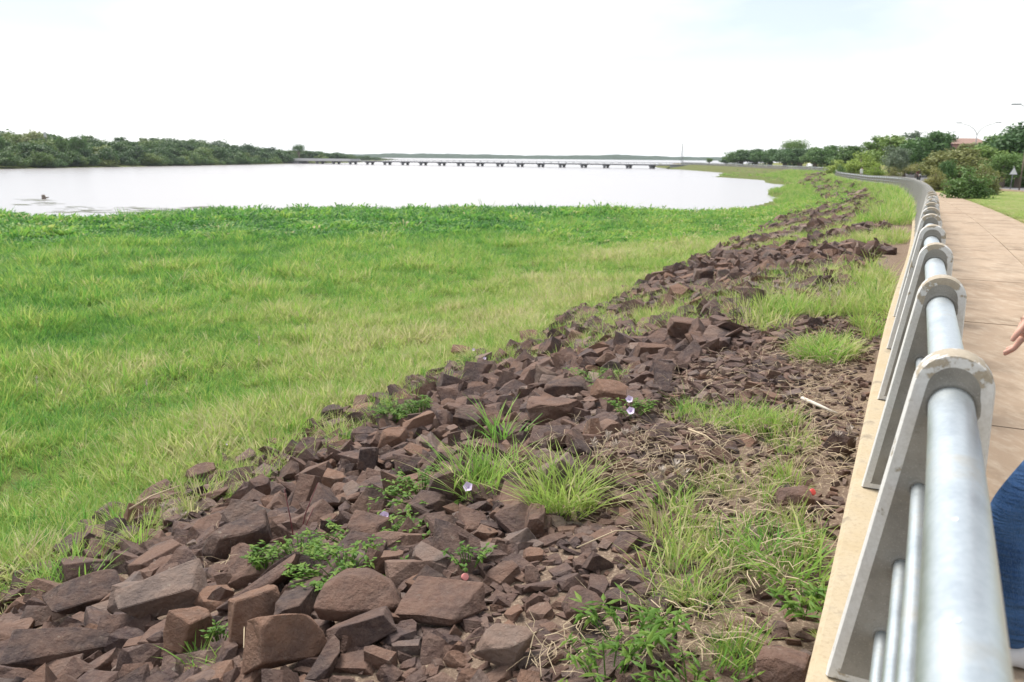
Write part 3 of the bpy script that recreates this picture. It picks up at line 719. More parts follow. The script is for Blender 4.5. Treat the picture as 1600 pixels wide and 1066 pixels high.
u = rng.uniform(75, 230, 9000); s = rng.uniform(.3, 9, 9000); P2 = at(u, s); PP.append(np.column_stack([P2, H(P2[:, 0], P2[:, 1])])); SCL.append(rng.uniform(.7, 1.3, len(P2))); TN.append(.58 + .4 * (grassy(P2) - .5) + rng.normal(0, .1, len(P2)))
u = rng.uniform(28, 135, 2600); s = rng.uniform(.24, 1.7, 2600); P2 = at(u, s); PP.append(np.column_stack([P2, H(P2[:, 0], P2[:, 1])])); SCL.append(rng.uniform(.8, 1.5, len(P2))); TN.append(.60 + rng.normal(0, .12, len(P2)))
u = rng.uniform(1.5, 13, 900); s = rng.uniform(5.8, 8.0, 900); P2 = at(u, s); PP.append(np.column_stack([P2, H(P2[:, 0], P2[:, 1])])); SCL.append(rng.uniform(.35, .7, len(P2))); TN.append(.66 + rng.normal(0, .12, len(P2)))
P = np.vstack(PP); sc = np.concatenate(SCL); n = len(P); tn = np.concatenate(TN); tn = np.where(rng.random(n) < .09, rng.uniform(.85, 1, n), tn)
o = gn_scatter('bank_grass', P, np.column_stack([rng.normal(0, .15, n), rng.normal(0, .15, n), rng.uniform(0, 6.28, n)]), np.column_stack([sc * .9] * 3),
               rng.choice([0, 1, 2, 3, 7, 8], n), np.clip(tn, 0, 1), CL)
tag(o, 'light green grass growing in patches between the stones of the bank', 'grass', kind='stuff')
# mown lawn beyond the path
u = rng.uniform(12, 75, 16000); s = -2.95 - 6.2 * rng.random(16000); P2 = at(u, s)
q = fbm(P2[:, 0] * .3, P2[:, 1] * .3)
o = gn_scatter('lawn_grass', np.column_stack([P2, H(P2[:, 0], P2[:, 1]) - .005]), np.column_stack([np.zeros((16000, 2)), rng.uniform(0, 6.28, 16000)]), np.column_stack([rng.uniform(.8, 1.3, 16000)] * 2 + [rng.uniform(.15, .3, 16000)]),
               rng.choice([1, 3, 8], 16000), np.clip(.80 + .7 * (q - .45) + rng.normal(0, .10, 16000), 0, 1), CL)
tag(o, 'short mown lawn grass between the path and the road', 'lawn', kind='stuff')

# ------------------------------------------------------------------ tufts and weeds one can point to
def tinted(me, T, name='blade'):
    a_ = me.attributes.new(name, 'FLOAT', 'FACE'); a_.data.foreach_set('value', np.asarray(T, np.float32)); return me
def tuft(px, py, n, r, h, w, bend, t0, t1, label):
    P = hit1(px, py); V, Fc, T = blades(n, r, h, w, bend, r=R_, lean=.8, hv=.25, sw=2.0)
    o = link('grass_tuft', tinted(mesh_from('grass_tuft', V, Fc, [M['tuft']]), [t0 + (t1 - t0) * q if q < .88 else .97 for q in T]), loc=(P[0], P[1], P[2] + .02))
    tag(o, label, 'grass tuft', 'grass tufts among the stones')
tuft(760, 765, 380, .26, .30, .007, .55, .42, .70, 'broad bright green grass tuft left of the yellowish tuft in mid bank')
tuft(880, 800, 420, .19, .32, .0065, .7, .58, .80, 'dense yellowish-green fountain of grass in the middle of the stones')
tuft(1060, 915, 60, .18, .18, .008, .9, .5, .85, 'loose pale grass tuft in the foreground nearest the small stones')
tuft(1225, 905, 80, .18, .20, .010, .9, .4, .65, 'green grass tuft close to the kerb in the foreground')
tuft(1290, 565, 150, .22, .28, .010, .8, .5, .75, 'rounded grass tuft at the near end of the tall grass patch')
tuft(110, 925, 70, .22, .30, .010, .7, .45, .65, 'thin green tuft between the dark stones at far left')
tuft(220, 862, 26, .06, .42, .010, .5, .45, .7, 'upright sprig of grass beside the bleached twigs')
tuft(785, 700, 50, .10, .40, .012, .5, .38, .55, 'tall darker green sprig behind the broad tuft')
def leaf_plant(px, py, n, r, h, ls, aspect, label, flowers=(), t0=.2, t1=.9, spread=1.0):
    """low leafy weed: stems, each carrying small pointed leaves; flowers are parts"""
    P = hit_up(px, py, .10 + h * .4); b = MB(); V, Fc, T = [], [], []
    for k in range(n):
        a = R_.uniform(0, 6.283); d = r * math.sqrt(R_.random()); tip = Vector((d * math.cos(a), d * math.sin(a) * spread, h * R_.uniform(.4, 1.0) * (1 - .4 * d / r))); root = Vector((tip.x * .45, tip.y * .45, -.02))
        b.tube([root, root.lerp(tip, .5) + Vector((0, 0, h * .15)), tip], [.003, .0025, .0015], 4, False)
        for j in range(7):
            f = R_.uniform(.35, 1.05); c = root.lerp(tip, f) + Vector((0, 0, h * .5 * f * (1 - f))); q = R_.uniform(0, 6.283); L_ = ls * R_.uniform(.6, 1.2); up = R_.uniform(-.25, .75)
            dv = Vector((math.cos(q), math.sin(q), up)).normalized(); sd = dv.cross(Vector((0, 0, 1))).normalized() * L_ * aspect * .5; nn = sd.cross(dv).normalized(); n0 = len(V)
            for pt in (c, c + dv * L_ * .38 + sd - nn * L_ * .05, c + dv * L_ * .45 + nn * -.0, c + dv * L_ * .38 - sd - nn * L_ * .05, c + dv * L_ - Vector((0, 0, L_ * .2))): V.append(tuple(pt))
            Fc += [(n0, n0 + 1, n0 + 2), (n0, n0 + 2, n0 + 3), (n0 + 1, n0 + 4, n0 + 2), (n0 + 2, n0 + 4, n0 + 3)]; T += [t0 + (t1 - t0) * R_.random()] * 4
    P[2] += .10; root_o = link('leafy_weed', None, loc=(P[0], P[1], P[2])); tag(root_o, label, 'weed', 'leafy weeds among the stones')
    o = link('leaves', tinted(mesh_from('leaves', V, Fc, [M['weed']]), T), root_o); link('stems', tinted(b.mesh('stems', M['weed']), [.4] * len(b.f)), root_o)
    tag(o, kind='stuff'); tag(bpy.data.objects[root_o.name].children[-1], kind='stuff')
    for (fx, fy) in flowers:
        Q = hit_up(fx, fy, h * .7 + .09); Q[2] += h * .7 + .09; V2, F2 = [], []; f0 = len(V2); face = Vector((-.15, -.75, .6)).normalized(); xa = face.cross(Vector((0, 0, 1))).normalized(); ya = xa.cross(face)
        V2.append(tuple(-face * .045))
        for j in range(15):
            rr_ = .030 * (1 + .10 * math.cos(j * 2 * math.pi / 3)); a = j * 2 * math.pi / 15; V2.append(tuple(xa * rr_ * math.cos(a) * .35 + ya * rr_ * math.sin(a) * .35 - face * .012)); V2.append(tuple(xa * rr_ * math.cos(a) + ya * rr_ * math.sin(a) + face * R_.uniform(-.006, .006)))
        for j in range(15):
            k = (j + 1) % 15; F2 += [(0, 1 + 2 * j, 1 + 2 * k), (1 + 2 * j, 2 + 2 * j, 2 + 2 * k, 1 + 2 * k)]
        fo = link('flower', mesh_from('flower', V2, F2, [M['petal']], True), root_o, Q - P); fo['label'] = 'pale lilac funnel flower'
leaf_plant(575, 835, 60, .42, .12, .045, .5, 'creeping bright green vine with a lilac flower between the mid stones', [(601, 805)])
leaf_plant(660, 760, 55, .40, .12, .045, .5, 'creeping vine with lilac flowers left of the broad grass tuft', [(605, 748), (731, 760)])
leaf_plant(540, 880, 60, .34, .10, .042, .5, 'bright green vine spreading behind the smooth triangular boulder')
leaf_plant(470, 850, 36, .18, .16, .04, .5, 'small vine with red stems right of the large dark slab')
leaf_plant(412, 868, 22, .12, .16, .045, .5, 'small sprig of green leaves beside the large dark slab')
leaf_plant(615, 640, 70, .34, .30, .06, .45, 'bushy light green weed at the grass edge above the reddish wedge stone')
leaf_plant(655, 632, 40, .20, .28, .055, .45, 'smaller bushy weed just right of the larger one at the grass edge')
leaf_plant(370, 695, 60, .50, .14, .05, .5, 'low green vine with white flowers creeping out of the marsh grass', [(357, 692), (381, 690)])
leaf_plant(985, 635, 26, .25, .12, .045, .5, 'low vine with a pair of lilac flowers beside the reddish slab', [(982, 626), (984, 642)])
leaf_plant(930, 590, 40, .45, .12, .05, .5, 'green vine spread over the stones above the large flat-topped slab')
leaf_plant(990, 985, 22, .24, .14, .075, .26, 'narrow-leaved green weed among small stones in the foreground', t0=.3, t1=.9)
leaf_plant(950, 1045, 20, .26, .12, .058, .25, 'narrow-leaved weed at the bottom edge of the foreground', t0=.35, t1=.95)
leaf_plant(1080, 1050, 16, .24, .11, .055, .25, 'narrow-leaved weed at the bottom edge nearest the kerb', t0=.35, t1=.95)
leaf_plant(1255, 930, 14, .14, .12, .08, .25, 'narrow-leaved weed touching the kerb beside the nearest post', t0=.3, t1=.9)
leaf_plant(345, 985, 10, .07, .08, .035, .5, 'tiny green sprig under the small upright block')
leaf_plant(730, 870, 14, .14, .08, .035, .5, 'tiny sprigs of leaves between small stones right of the boulder')
leaf_plant(750, 560, 50, .5, .14, .05, .5, 'low vine with white flowers beside the lone reddish stone', [(757, 560), (740, 545)])

# ------------------------------------------------------------------ trees
def tree_parts(seed, h, w, crown_z, n_blob, n_leaf, leaf, shape='round', gap=.0):
    """tapered trunk with limbs, and a crown of leaf-sized faces gathered in uneven clumps"""
    r = random.Random(seed); nr = np.random.default_rng(seed); b = MB(); tips = []
    lean = Vector((r.uniform(-.06, .06), r.uniform(-.06, .06), 0)) * h
    top_ = Vector((0, 0, h * .72)) + lean; tr = [Vector((0, 0, -.2)), Vector((r.uniform(-.02, .02) * h, 0, h * .2)), Vector((lean.x * .5, lean.y * .5, h * .45)), top_]
    R0 = .028 * h + .04; b.tube(tr, [R0 * 1.3, R0, R0 * .7, R0 * .25], 7)
    cz = h * (1 + crown_z) / 2; rz_ = h * (1 - crown_z) / 2
    C_ = []
    for k in range(n_blob):
        for _ in range(50):
            p = nr.normal(0, 1, 3); p /= np.linalg.norm(p); q = nr.uniform(.35, .92)
            if shape == 'umbrella': p[2] = abs(p[2]) * .55 + .25
            c = p * q * np.array([w / 2, w / 2, rz_]); 
            if shape == 'dome': c = np.array([p[0] * q * w / 2, p[1] * q * w / 2, abs(p[2]) * q * h * .86 - cz + .06 * h])
            if shape == 'bush': c[2] = abs(c[2]) * 1.1 - rz_ * .55
            break
        C_.append(c + np.array([lean.x, lean.y, cz]))
    for c in C_[::2]:
        s0 = tr[1].lerp(tr[2], r.random()) if r.random() < .6 else tr[2].lerp(top_, r.random() * .6); e = Vector(c)
        mid = s0.lerp(e, .5) + Vector((0, 0, -.05 * h)); b.tube([s0, mid, e], [R0 * .42, R0 * .26, R0 * .08], 5, False)
    per = n_leaf // n_blob; V = []; 
    for c in C_:
        rb = w * nr.uniform(.13, .24); d = nr.normal(0, 1, (per, 3)); d /= np.linalg.norm(d, axis=1)[:, None]
        rr_ = rb * (nr.random(per) ** .45)[:, None]; p = c + d * rr_ * np.array([1.1, 1.1, .75])
        nrm = d * .8 + nr.normal(0, .6, (per, 3)) + np.array([0, 0, .35]); nrm /= np.linalg.norm(nrm, axis=1)[:, None]
        t1 = np.cross(nrm, nr.normal(0, 1, (per, 3))); t1 /= np.linalg.norm(t1, axis=1)[:, None]; t2 = np.cross(nrm, t1)
        L_ = leaf * nr.uniform(.6, 1.3, (per, 1)); V.append(np.stack([p - t1 * L_, p - t2 * L_ * .55, p + t1 * L_, p + t2 * L_ * .55], 1).reshape(-1, 3))
    V = np.vstack(V); V[:, 2] = np.maximum(V[:, 2], .02)
    return b, V, np.arange(len(V)).reshape(-1, 4)
def crown_mat(name, cols):
    m = leafy(name, [(0, cols[0]), (.5, cols[1]), (1, cols[2])], 'RANDOM', trans=.25)
    return m
M['leaf_dark'] = crown_mat('leaf_dark', [(0.068, 0.135, 0.046), (0.095, 0.185, 0.053), (0.135, 0.225, 0.064)])
M['leaf_mid'] = crown_mat('leaf_mid', [(0.1, 0.175, 0.047), (0.143, 0.235, 0.06), (0.189, 0.278, 0.068)])
M['leaf_lime'] = crown_mat('leaf_lime', [(0.209, 0.308, 0.06), (0.268, 0.368, 0.072), (0.328, 0.408, 0.09)])
M['leaf_olive'] = crown_mat('leaf_olive', [(0.189, 0.209, 0.072), (0.238, 0.248, 0.084), (0.289, 0.278, 0.1)])
M['leaf_grey'] = crown_mat('leaf_grey', [(0.148, 0.199, 0.13), (0.178, 0.228, 0.148), (0.199, 0.248, 0.169)])
KIND = {}
for key, args in {'round': (11, 1.0, .95, .18, 26, 4200, .030), 'round2': (12, 1.0, 1.05, .22, 30, 4200, .030), 'tall': (13, 1.0, .7, .2, 26, 3800, .028), 'umbrella': (14, 1.0, 1.5, .5, 26, 3400, .028, 'umbrella'),
                  'bush': (15, 1.0, 1.35, 0, 24, 4200, .034, 'bush'), 'bush2': (16, 1.0, 1.1, 0, 22, 4000, .034, 'bush'), 'loose': (17, 1.0, 1.1, .25, 18, 1700, .030), 'full': (18, 1.0, 1.0, .02, 34, 5200, .034), 'dome': (19, 1.0, 1.1, .0, 34, 5600, .034, 'dome')}.items():
    bb, V, Fq = tree_parts(*args); KIND[key] = (bb.mesh('trunk', M['bark'], True), V, Fq, {})
def tree(px, base, top, width, dist, kind, leafm, label, name='tree', cat='tree', lean=0):
    """stands where the pixel's line of sight has run dist metres forward; height and width from the picture at that distance"""
    d = ray(px, base); P = EYE + d * (dist / d[1]); g = float(H(P[0], P[1])); depth = proj(np.array([P[0], P[1], g]))[2]
    ztop = (EYE + ray(px, top) * (dist / ray(px, top)[1]))[2]; h = max(ztop - g, .8); w = width / F * depth
    tm, V, Fq, cache = KIND[kind]; nat = float(np.ptp(V[:, 0]))
    if leafm not in cache: cache[leafm] = mesh_from('crown', V, Fq, [M[leafm]])
    root = link(name, None, loc=(P[0], P[1], g)); sx = w / nat
    for nm, me_ in (('trunk', tm), ('crown', cache[leafm])): link(nm, me_, root)
    root.scale = (sx, sx, h); root.rotation_euler = (0, rad(lean), random.uniform(0, 6.28)); tag(root, label, cat, 'trees and bushes behind the promenade')
    return root
T = tree
# dark row behind the far causeway
T(1158, 260, 233, 57.5, 335, 'full', 'leaf_dark', 'leftmost rounded tree of the dark row behind the far causeway')
T(1180, 260, 232, 55, 330, 'full', 'leaf_dark', 'second tree from the left in the dark row behind the causeway')
T(1203, 260, 232, 57.5, 315, 'full', 'leaf_dark', 'third tree from the left in the dark row behind the causeway')
T(1226, 260, 231, 57.5, 300, 'full', 'leaf_dark', 'fourth tree from the left in the dark row, before the umbrella crown')
T(1240, 258, 221.5, 45, 330, 'umbrella', 'leaf_mid', 'umbrella-shaped tree rising over the dark row behind the causeway')
T(1250, 260, 231, 60, 285, 'full', 'leaf_dark', 'fifth tree in the dark row, under the umbrella crown')
T(1273, 261, 229, 57.5, 265, 'full', 'leaf_dark', 'sixth tree in the dark row where the causeway bends')
T(1294, 263, 226, 60, 240, 'full', 'leaf_dark', 'tallest rounded tree at the right end of the dark row')
T(1108, 261, 247, 14, 400, 'round', 'leaf_mid', 'small lone tree left of the causeway trees near the tower')
T(1134, 260, 245, 26, 385, 'full', 'leaf_dark', 'low tree between the lone tree and the dark row')
# lighter trees and bushes at the bend
T(1322, 268, 226, 70, 170, 'full', 'leaf_mid', 'green tree just right of the bend behind the railing')
T(1345, 270, 235, 67.2, 140, 'dome', 'leaf_lime', 'yellow-green bushy tree above the walker in white')
T(1310, 268, 248, 45, 150, 'dome', 'leaf_lime', 'small lime bush left of the dark shrub at the bend')
T(1313, 270, 255, 25, 128, 'dome', 'leaf_dark', 'small dark shrub beside the railing at the far bend')
T(1368, 272, 253, 42.5, 105, 'dome', 'leaf_lime', 'low bright lime bush right of the walker in white')
T(1392, 273, 209.5, 98.56, 150, 'full', 'leaf_mid', 'broad green tree with the high crown at centre right')
T(1370, 270, 213.5, 55, 165, 'tall', 'leaf_mid', 'narrow green tree left of the broad high crown')
T(1396, 274, 229.5, 49.5, 118, 'round2', 'leaf_grey', 'greyish round tree under the broad high crown')
T(1424, 272, 206.5, 55, 160, 'tall', 'leaf_grey', 'thin pale-topped tree left of the dark big crown')
T(1412, 276, 248.5, 40, 135, 'loose', 'leaf_olive', 'small loose tree behind the bend of the railing')
T(1395, 276, 259, 30, 92, 'dome', 'leaf_olive', 'little olive shrub close behind the railing bend')
T(1432, 277, 248.5, 42.5, 132, 'loose', 'leaf_olive', 'thin-crowned young tree behind the motorcycle')
T(1455, 274, 203.5, 98.56, 140, 'full', 'leaf_dark', 'big dark crown left of the pink building')
T(1474, 276, 206.5, 55, 152, 'full', 'leaf_dark', 'dark crown just left of the pink building')
# in front of and beside the building
T(1466, 280, 234.5, 77, 95, 'full', 'leaf_olive', 'olive small tree right of the motorcycle')
T(1500, 282, 230.5, 104.72, 92, 'full', 'leaf_olive', 'wide olive tree in front of the pink building')
T(1535, 282, 226.5, 96.096, 96, 'full', 'leaf_mid', 'green tree right below the red roof')
T(1462, 287, 260.5, 45, 66, 'dome', 'leaf_olive', 'rounded olive shrub left of the dark front bush')
T(1480, 283, 250.5, 37.5, 78, 'round2', 'leaf_dark', 'small dark-crowned tree on a thin trunk above the shrubs')
T(1536, 300, 252, 68.75, 56, 'dome', 'leaf_olive', 'olive bush leaning over the dark front bush')
T(1510, 307, 256.5, 74.8, 48, 'dome', 'leaf_dark', 'dense dark green bush at the edge of the lawn beside the path', 'bush', 'bush')
T(1562, 284, 208.5, 125.664, 105, 'full', 'leaf_dark', 'tall dark tree right of the red roof')
T(1598, 284, 188.5, 144.144, 100, 'full', 'leaf_dark', 'tallest dark tree at the right edge of the view')
T(1640, 286, 190.5, 123.2, 100, 'round', 'leaf_mid', 'tall green tree just beyond the right edge')
T(1590, 288, 232.5, 73.92, 84, 'loose', 'leaf_mid', 'spreading thin-crowned tree behind the warning sign')
T(1565, 288, 240.5, 68.75, 84, 'round2', 'leaf_mid', 'mid green small tree behind the leaning trunk')
T(1556, 290, 266.5, 50, 88, 'dome', 'leaf_dark', 'low dark shrub behind the leaning trunk')
T(1596, 290, 270, 62.5, 86, 'dome', 'leaf_dark', 'low dark shrub behind the warning sign')
T(1335, 268, 228, 60, 185, 'full', 'leaf_mid', 'full green tree behind the lime bushes at the bend')
T(1420, 274, 218, 66, 170, 'full', 'leaf_mid', 'full green tree behind the motorcycle, left of the dark crowns')
T(1512, 280, 222, 77, 120, 'full', 'leaf_olive', 'olive-green tree hiding the lower half of the pink building')
T(1550, 282, 218, 66, 125, 'full', 'leaf_mid', 'green tree hiding the right end of the pink building')
T(1575, 284, 204, 77, 112, 'full', 'leaf_dark', 'dark full crown between the pink building and the right edge')
# the bare leaning trunk
P = hit1(1553, 293); root = tag(link('leaning_tree', None, loc=P), 'leaning grey trunk with a bare stub and thin crown on the lawn', 'tree', 'trees and bushes behind the promenade')
sc_ = proj(P)[2] / F
b = MB(); q = lambda x, y, dy=0: ((x - 1553) * sc_, dy, (293 - y) * sc_)
b.tube([q(1553, 294), q(1554, 284), q(1560, 273), q(1567, 266), q(1575, 262, .3), q(1584, 250, .8)], [.17, .14, .12, .10, .07, .03], 7); b.tube([q(1567, 266), q(1569, 258), q(1568, 252)], [.11, .10, .09], 7); b.tube([q(1554, 284), q(1551, 274, .2), q(1553, 268, .5)], [.08, .06, .03], 6)
link('trunk', b.mesh('trunk', M['driftwood'], True), root)
_, V, Fq, _ = KIND['loose']; V2 = V.copy(); V2 = (V2 - V2.mean(0)) * np.array([3.2, 3, 1.9]) + np.array(q(1585, 248, .8)); link('crown', mesh_from('crown', V2, Fq, [M['leaf_mid']]), root)

# wood on the far left shore: one mass
def forest_mesh(seed, kind_args):
    bb, V, Fq = tree_parts(seed, *kind_args); return mesh_from('forest_tree', V, Fq, [M['forest']])
FM = [forest_mesh(31, (1.0, .95, .05, 24, 2200, .04)), forest_mesh(32, (1.0, 1.1, .05, 24, 2200, .04)), forest_mesh(33, (1.0, .8, .1, 20, 2000, .04)), forest_mesh(34, (1.0, 1.5, 0, 20, 1900, .045, 'bush'))]
PP = []; SC2 = []; IX = []; TI = []
def row(t, back):           # t along the shore polyline, back = metres inland
    k = t * (len(west) - 1 - 1e-6) if False else t
    L_ = np.r_[0, np.cumsum(np.linalg.norm(np.diff(west[1:], axis=0), axis=1))]; q_ = k * L_[-1]
    p = np.stack([np.interp(q_, L_, west[1:, i]) for i in (0, 1)], -1); d_ = np.gradient(p, axis=0); d_ /= np.linalg.norm(d_, axis=1)[:, None]
    return p + np.stack([-d_[:, 1], d_[:, 0]], -1) * back[:, None]
for n_, b0, b1, h0, h1, tint0, ix in ((110, 1.5, 7, 1.8, 4.6, .45, (1, 3)), (110, 6, 16, 3.8, 7.0, .40, (0, 1, 2, 3)), (110, 16, 36, 5.8, 8.4, .36, (0, 1, 2)), (90, 36, 70, 5.6, 8.8, .48, (0, 1, 2))):
    t_ = np.sort(rng.random(n_)); p = row(t_, rng.uniform(b0, b1, n_)); PP.append(np.column_stack([p, H(p[:, 0], p[:, 1]) - .1])); hh = rng.uniform(h0, h1, n_) * (1.06 + .10 * t_)
    ww = hh * rng.uniform(1.0, 1.5, n_); SC2.append(np.column_stack([ww, ww, hh])); IX.append(rng.choice(ix, n_)); TI.append(np.clip(tint0 - .06 + rng.normal(0, .17, n_) + .25 * (rng.random(n_) > .88), 0, 1))
# the wood goes on behind the bridge, lower and farther
t_ = rng.random(260); p = np.column_stack([-104 - 30 * t_ + rng.uniform(-45, 0, 260), 470 + 520 * t_]); hh = rng.uniform(6.0, 8.6, 260) * (1 - .92 * t_ ** .6); PP.append(np.column_stack([p, H(p[:, 0], p[:, 1])])); SC2.append(np.column_stack([hh * 1.4, hh * 1.4, hh])); IX.append(rng.integers(0, 3, 260)); TI.append(np.clip(.4 + rng.normal(0, .15, 260), 0, 1))
P = np.vstack(PP); n = len(P)
o = gn_scatter('shore_wood', P, np.column_stack([np.zeros((n, 2)), rng.uniform(0, 6.28, n)]), np.vstack(SC2), np.concatenate(IX), np.concatenate(TI), FM)
tag(o, 'dense wood covering the far left shore of the lake', 'wood', kind='stuff')
T(2, 262, 213, 26, 262, 'round', 'leaf_dark', 'dark tree standing highest at the left edge of the far wood')
T(127, 260, 211.5, 34, 285, 'round2', 'leaf_dark', 'dark crown rising above the middle of the left wood')
T(96, 260, 214.5, 26, 280, 'tall', 'leaf_dark', 'dark narrow crown left of the highest crown in the wood')
T(468, 254, 227.5, 18, 470, 'umbrella', 'leaf_dark', 'umbrella-crowned tree above the left end of the bridge')

# ------------------------------------------------------------------ bridge
A_ = onz(1019, 263.6, WZ); B_ = onz(500, 256.2, WZ); bd = (B_ - A_)[:2]; blen = np.linalg.norm(bd); bd = bd / blen; bn = np.array([-bd[1], bd[0]])
bridge = tag(link('bridge', None, loc=(*A_[:2], WZ)), 'long low grey bridge on short piers crossing the lake', 'bridge')
ang = math.atan2(bd[1], bd[0]); bridge.rotation_euler = (0, 0, ang); ZD = 1.95                       # deck above the water
link('deck', MB().box((blen / 2 - 2, 0, ZD - .22), (blen + 44, 8.6, .40)).mesh('deck', M['bridge_side']), bridge)
link('girder', MB().box((blen / 2 - 2, 0, ZD - .52), (blen + 40, 4.2, .22)).mesh('girder', M['bridge_side']), bridge)
for s_ in (-1, 1):
    b = MB(); b.box((blen / 2 - 2, s_ * 4.15, ZD + .62), (blen + 44, .12, .12)); link('hand_rail', b.mesh('hand_rail', M['grey_metal']), bridge)
    for k in range(60): link('rail_post', MB().box((-20 + k * (blen + 40) / 60, s_ * 4.15, ZD + .27), (.14, .14, .6)).mesh('rail_post', M['grey_metal']), bridge)
b = MB(); b.box((blen - 18 + 24, 4.36, ZD + .22), (58, .22, 1.25)); link('parapet', b.mesh('parapet', M['bridge_pale']), bridge)
b = MB(); b.box((blen - 18 + 24, -4.36, ZD + .22), (58, .22, 1.25)); link('parapet', b.mesh('parapet', M['bridge_pale']), bridge)
pm = MB(); pm.box((0, 0, ZD - .83), (1.2, 7.0, .40)).box((0, 2.3, .1), (.9, .9, 2.1), 0, 1.15).box((0, -2.3, .1), (.9, .9, 2.1), 0, 1.15)
pm = pm.mesh('pier', M['bridge_side'])
for k in range(18): link('pier', pm, bridge, (blen * k / 17, 0, 0))
b = MB(); b.box((-14, 0, .3), (10, 8.2, 2.0)); link('abutment', b.mesh('abutment', M['bridge_side']), bridge)
b = MB(); b.box((blen + 16, 0, .3), (10, 8.2, 2.0)); link('abutment', b.mesh('abutment', M['bridge_side']), bridge)

# ------------------------------------------------------------------ masts, lamps, sign, building
def ground_at(px, dist):
    d = ray(px, 262); P = EYE + d * (dist / d[1]); P[2] = H(P[0], P[1]); return P
def zat(px, py, dist): d = ray(px, py); return (EYE + d * (dist / d[1]))[2]
P = ground_at(1065, 372); h = zat(1066, 224, 372) - P[2]
root = tag(link('lattice_mast', None, loc=P), 'thin lattice mast standing at the right end of the bridge', 'mast')
for sx, sy in ((-1, -1), (1, -1), (1, 1), (-1, 1)): link('mast_leg', MB().tube([(sx * .5, sy * .5, -.5), (sx * .12, sy * .12, h)], [.06, .04], 5).mesh('mast_leg', M['grey_metal']), root)
for k in range(12):
    z0, z1 = h * k / 12, h * (k + 1) / 12; w0, w1 = .5 - .38 * k / 12, .5 - .38 * (k + 1) / 12
    link('brace', MB().tube([(-w0, -w0, z0), (w1, -w1, z1)], .03, 4).mesh('brace', M['grey_metal']), root); link('brace', MB().tube([(w0, w0, z0), (-w1, w1, z1)], .03, 4).mesh('brace', M['grey_metal']), root)
for px, top, dist, lab, head in ((76, 206.5, 300, 'mast with a pale antenna head rising from the left wood', True), (442, 224, 480, 'thin pole rising from the wood left of the bridge', False)):
    P = ground_at(px, dist); h = zat(px, top, dist) - P[2]; root = tag(link('antenna_mast', None, loc=P), lab, 'mast')
    link('pole', MB().tube([(0, 0, -.5), (0, 0, h)], [.16, .08], 6).mesh('pole', M['grey_metal']), root)
    if head: link('antenna_head', MB().box((0, 0, h - .9), (.75, .75, 1.7), 0, .75).mesh('antenna_head', M['bridge_pale']), root)
def lamp(px_pole, tip_y, dist, half, lab, yaw=0.):
    P = ground_at(px_pole, dist); h = zat(px_pole, tip_y, dist) - P[2]; root = tag(link('street_lamp', None, loc=P), lab, 'street lamp', 'double-armed street lamps')
    link('pole', MB().tube([(0, 0, -.2), (0, 0, h * .35), (0, 0, h - half * .62)], [.11, .09, .06], 8).mesh('pole', M['grey_metal'], True), root)
    for s_ in (-1, 1):
        P_ = [(0, 0, h - half * .66), (s_ * half * .06, 0, h - half * .50), (s_ * half * .18, 0, h - half * .34), (s_ * half * .40, 0, h - half * .19), (s_ * half * .72, 0, h - half * .09)]
        arm = link('arm', MB().tube(P_, [.05, .05, .045, .04, .035], 6).mesh('arm', M['grey_metal'], True), root)
        link('lamp_head', MB().box((s_ * half * .86, 0, h - half * .055), (half * .30, .22, .11), 0, .8).mesh('lamp_head', M['grey_metal']), arm)
    root.rotation_euler = (0, 0, yaw)
lamp(1520, 190, 130, 3.05, 'double-armed street lamp standing in front of the pink building', -.5)
lamp(1626, 159, 85, 3.3, 'nearest street lamp, only its left arm reaching into the view', -.5)
lamp(1462, 205, 172, 3.0, 'faint farther street lamp above the trees left of the pink building', -.5)
# warning sign seen from behind
P = hit1(1578, 298); depth = proj(P)[2]; sc_ = depth / F; root = tag(link('road_sign', None, loc=P), 'triangular road sign on a grey post, its pale face towards the lawn', 'sign')
link('sign_post', MB().tube([(0, .03, -.2), (0.1, .03, 37 * sc_)], .035, 8).mesh('sign_post', M['grey_metal'], True), root)
w, h0, h1 = 6.5 * sc_, 24.5 * sc_, 36 * sc_
link('sign_plate', mesh_from('sign_plate', [(-w + .1, 0, h0), (w + .1, 0, h0), (.1, 0, h1), (-w + .1, -.012, h0), (w + .1, -.012, h0), (.1, -.012, h1)], [(0, 1, 2), (5, 4, 3), (0, 3, 4, 1), (1, 4, 5, 2), (2, 5, 3, 0)], [M['white_paint']]), root)
b = MB(); cs = [Vector((-w + .1, -.006, h0)), Vector((w + .1, -.006, h0)), Vector((.1, -.006, h1))]
for i in range(3): b.tube([cs[i], cs[(i + 1) % 3]], .02, 5)
link('sign_rim', b.mesh('sign_rim', M['grey_metal']), root)
P = hit1(1592, 298); sc_ = proj(P)[2] / F; o = link('wooden_pole', MB().tube([(0, 0, -.2), (.05, 0, 3.4), (.12, 0, 52 * sc_)], [.06, .055, .04], 8).mesh('wooden_pole', M['bark'], True), loc=P); tag(o, 'weathered wooden pole right of the road sign', 'pole')
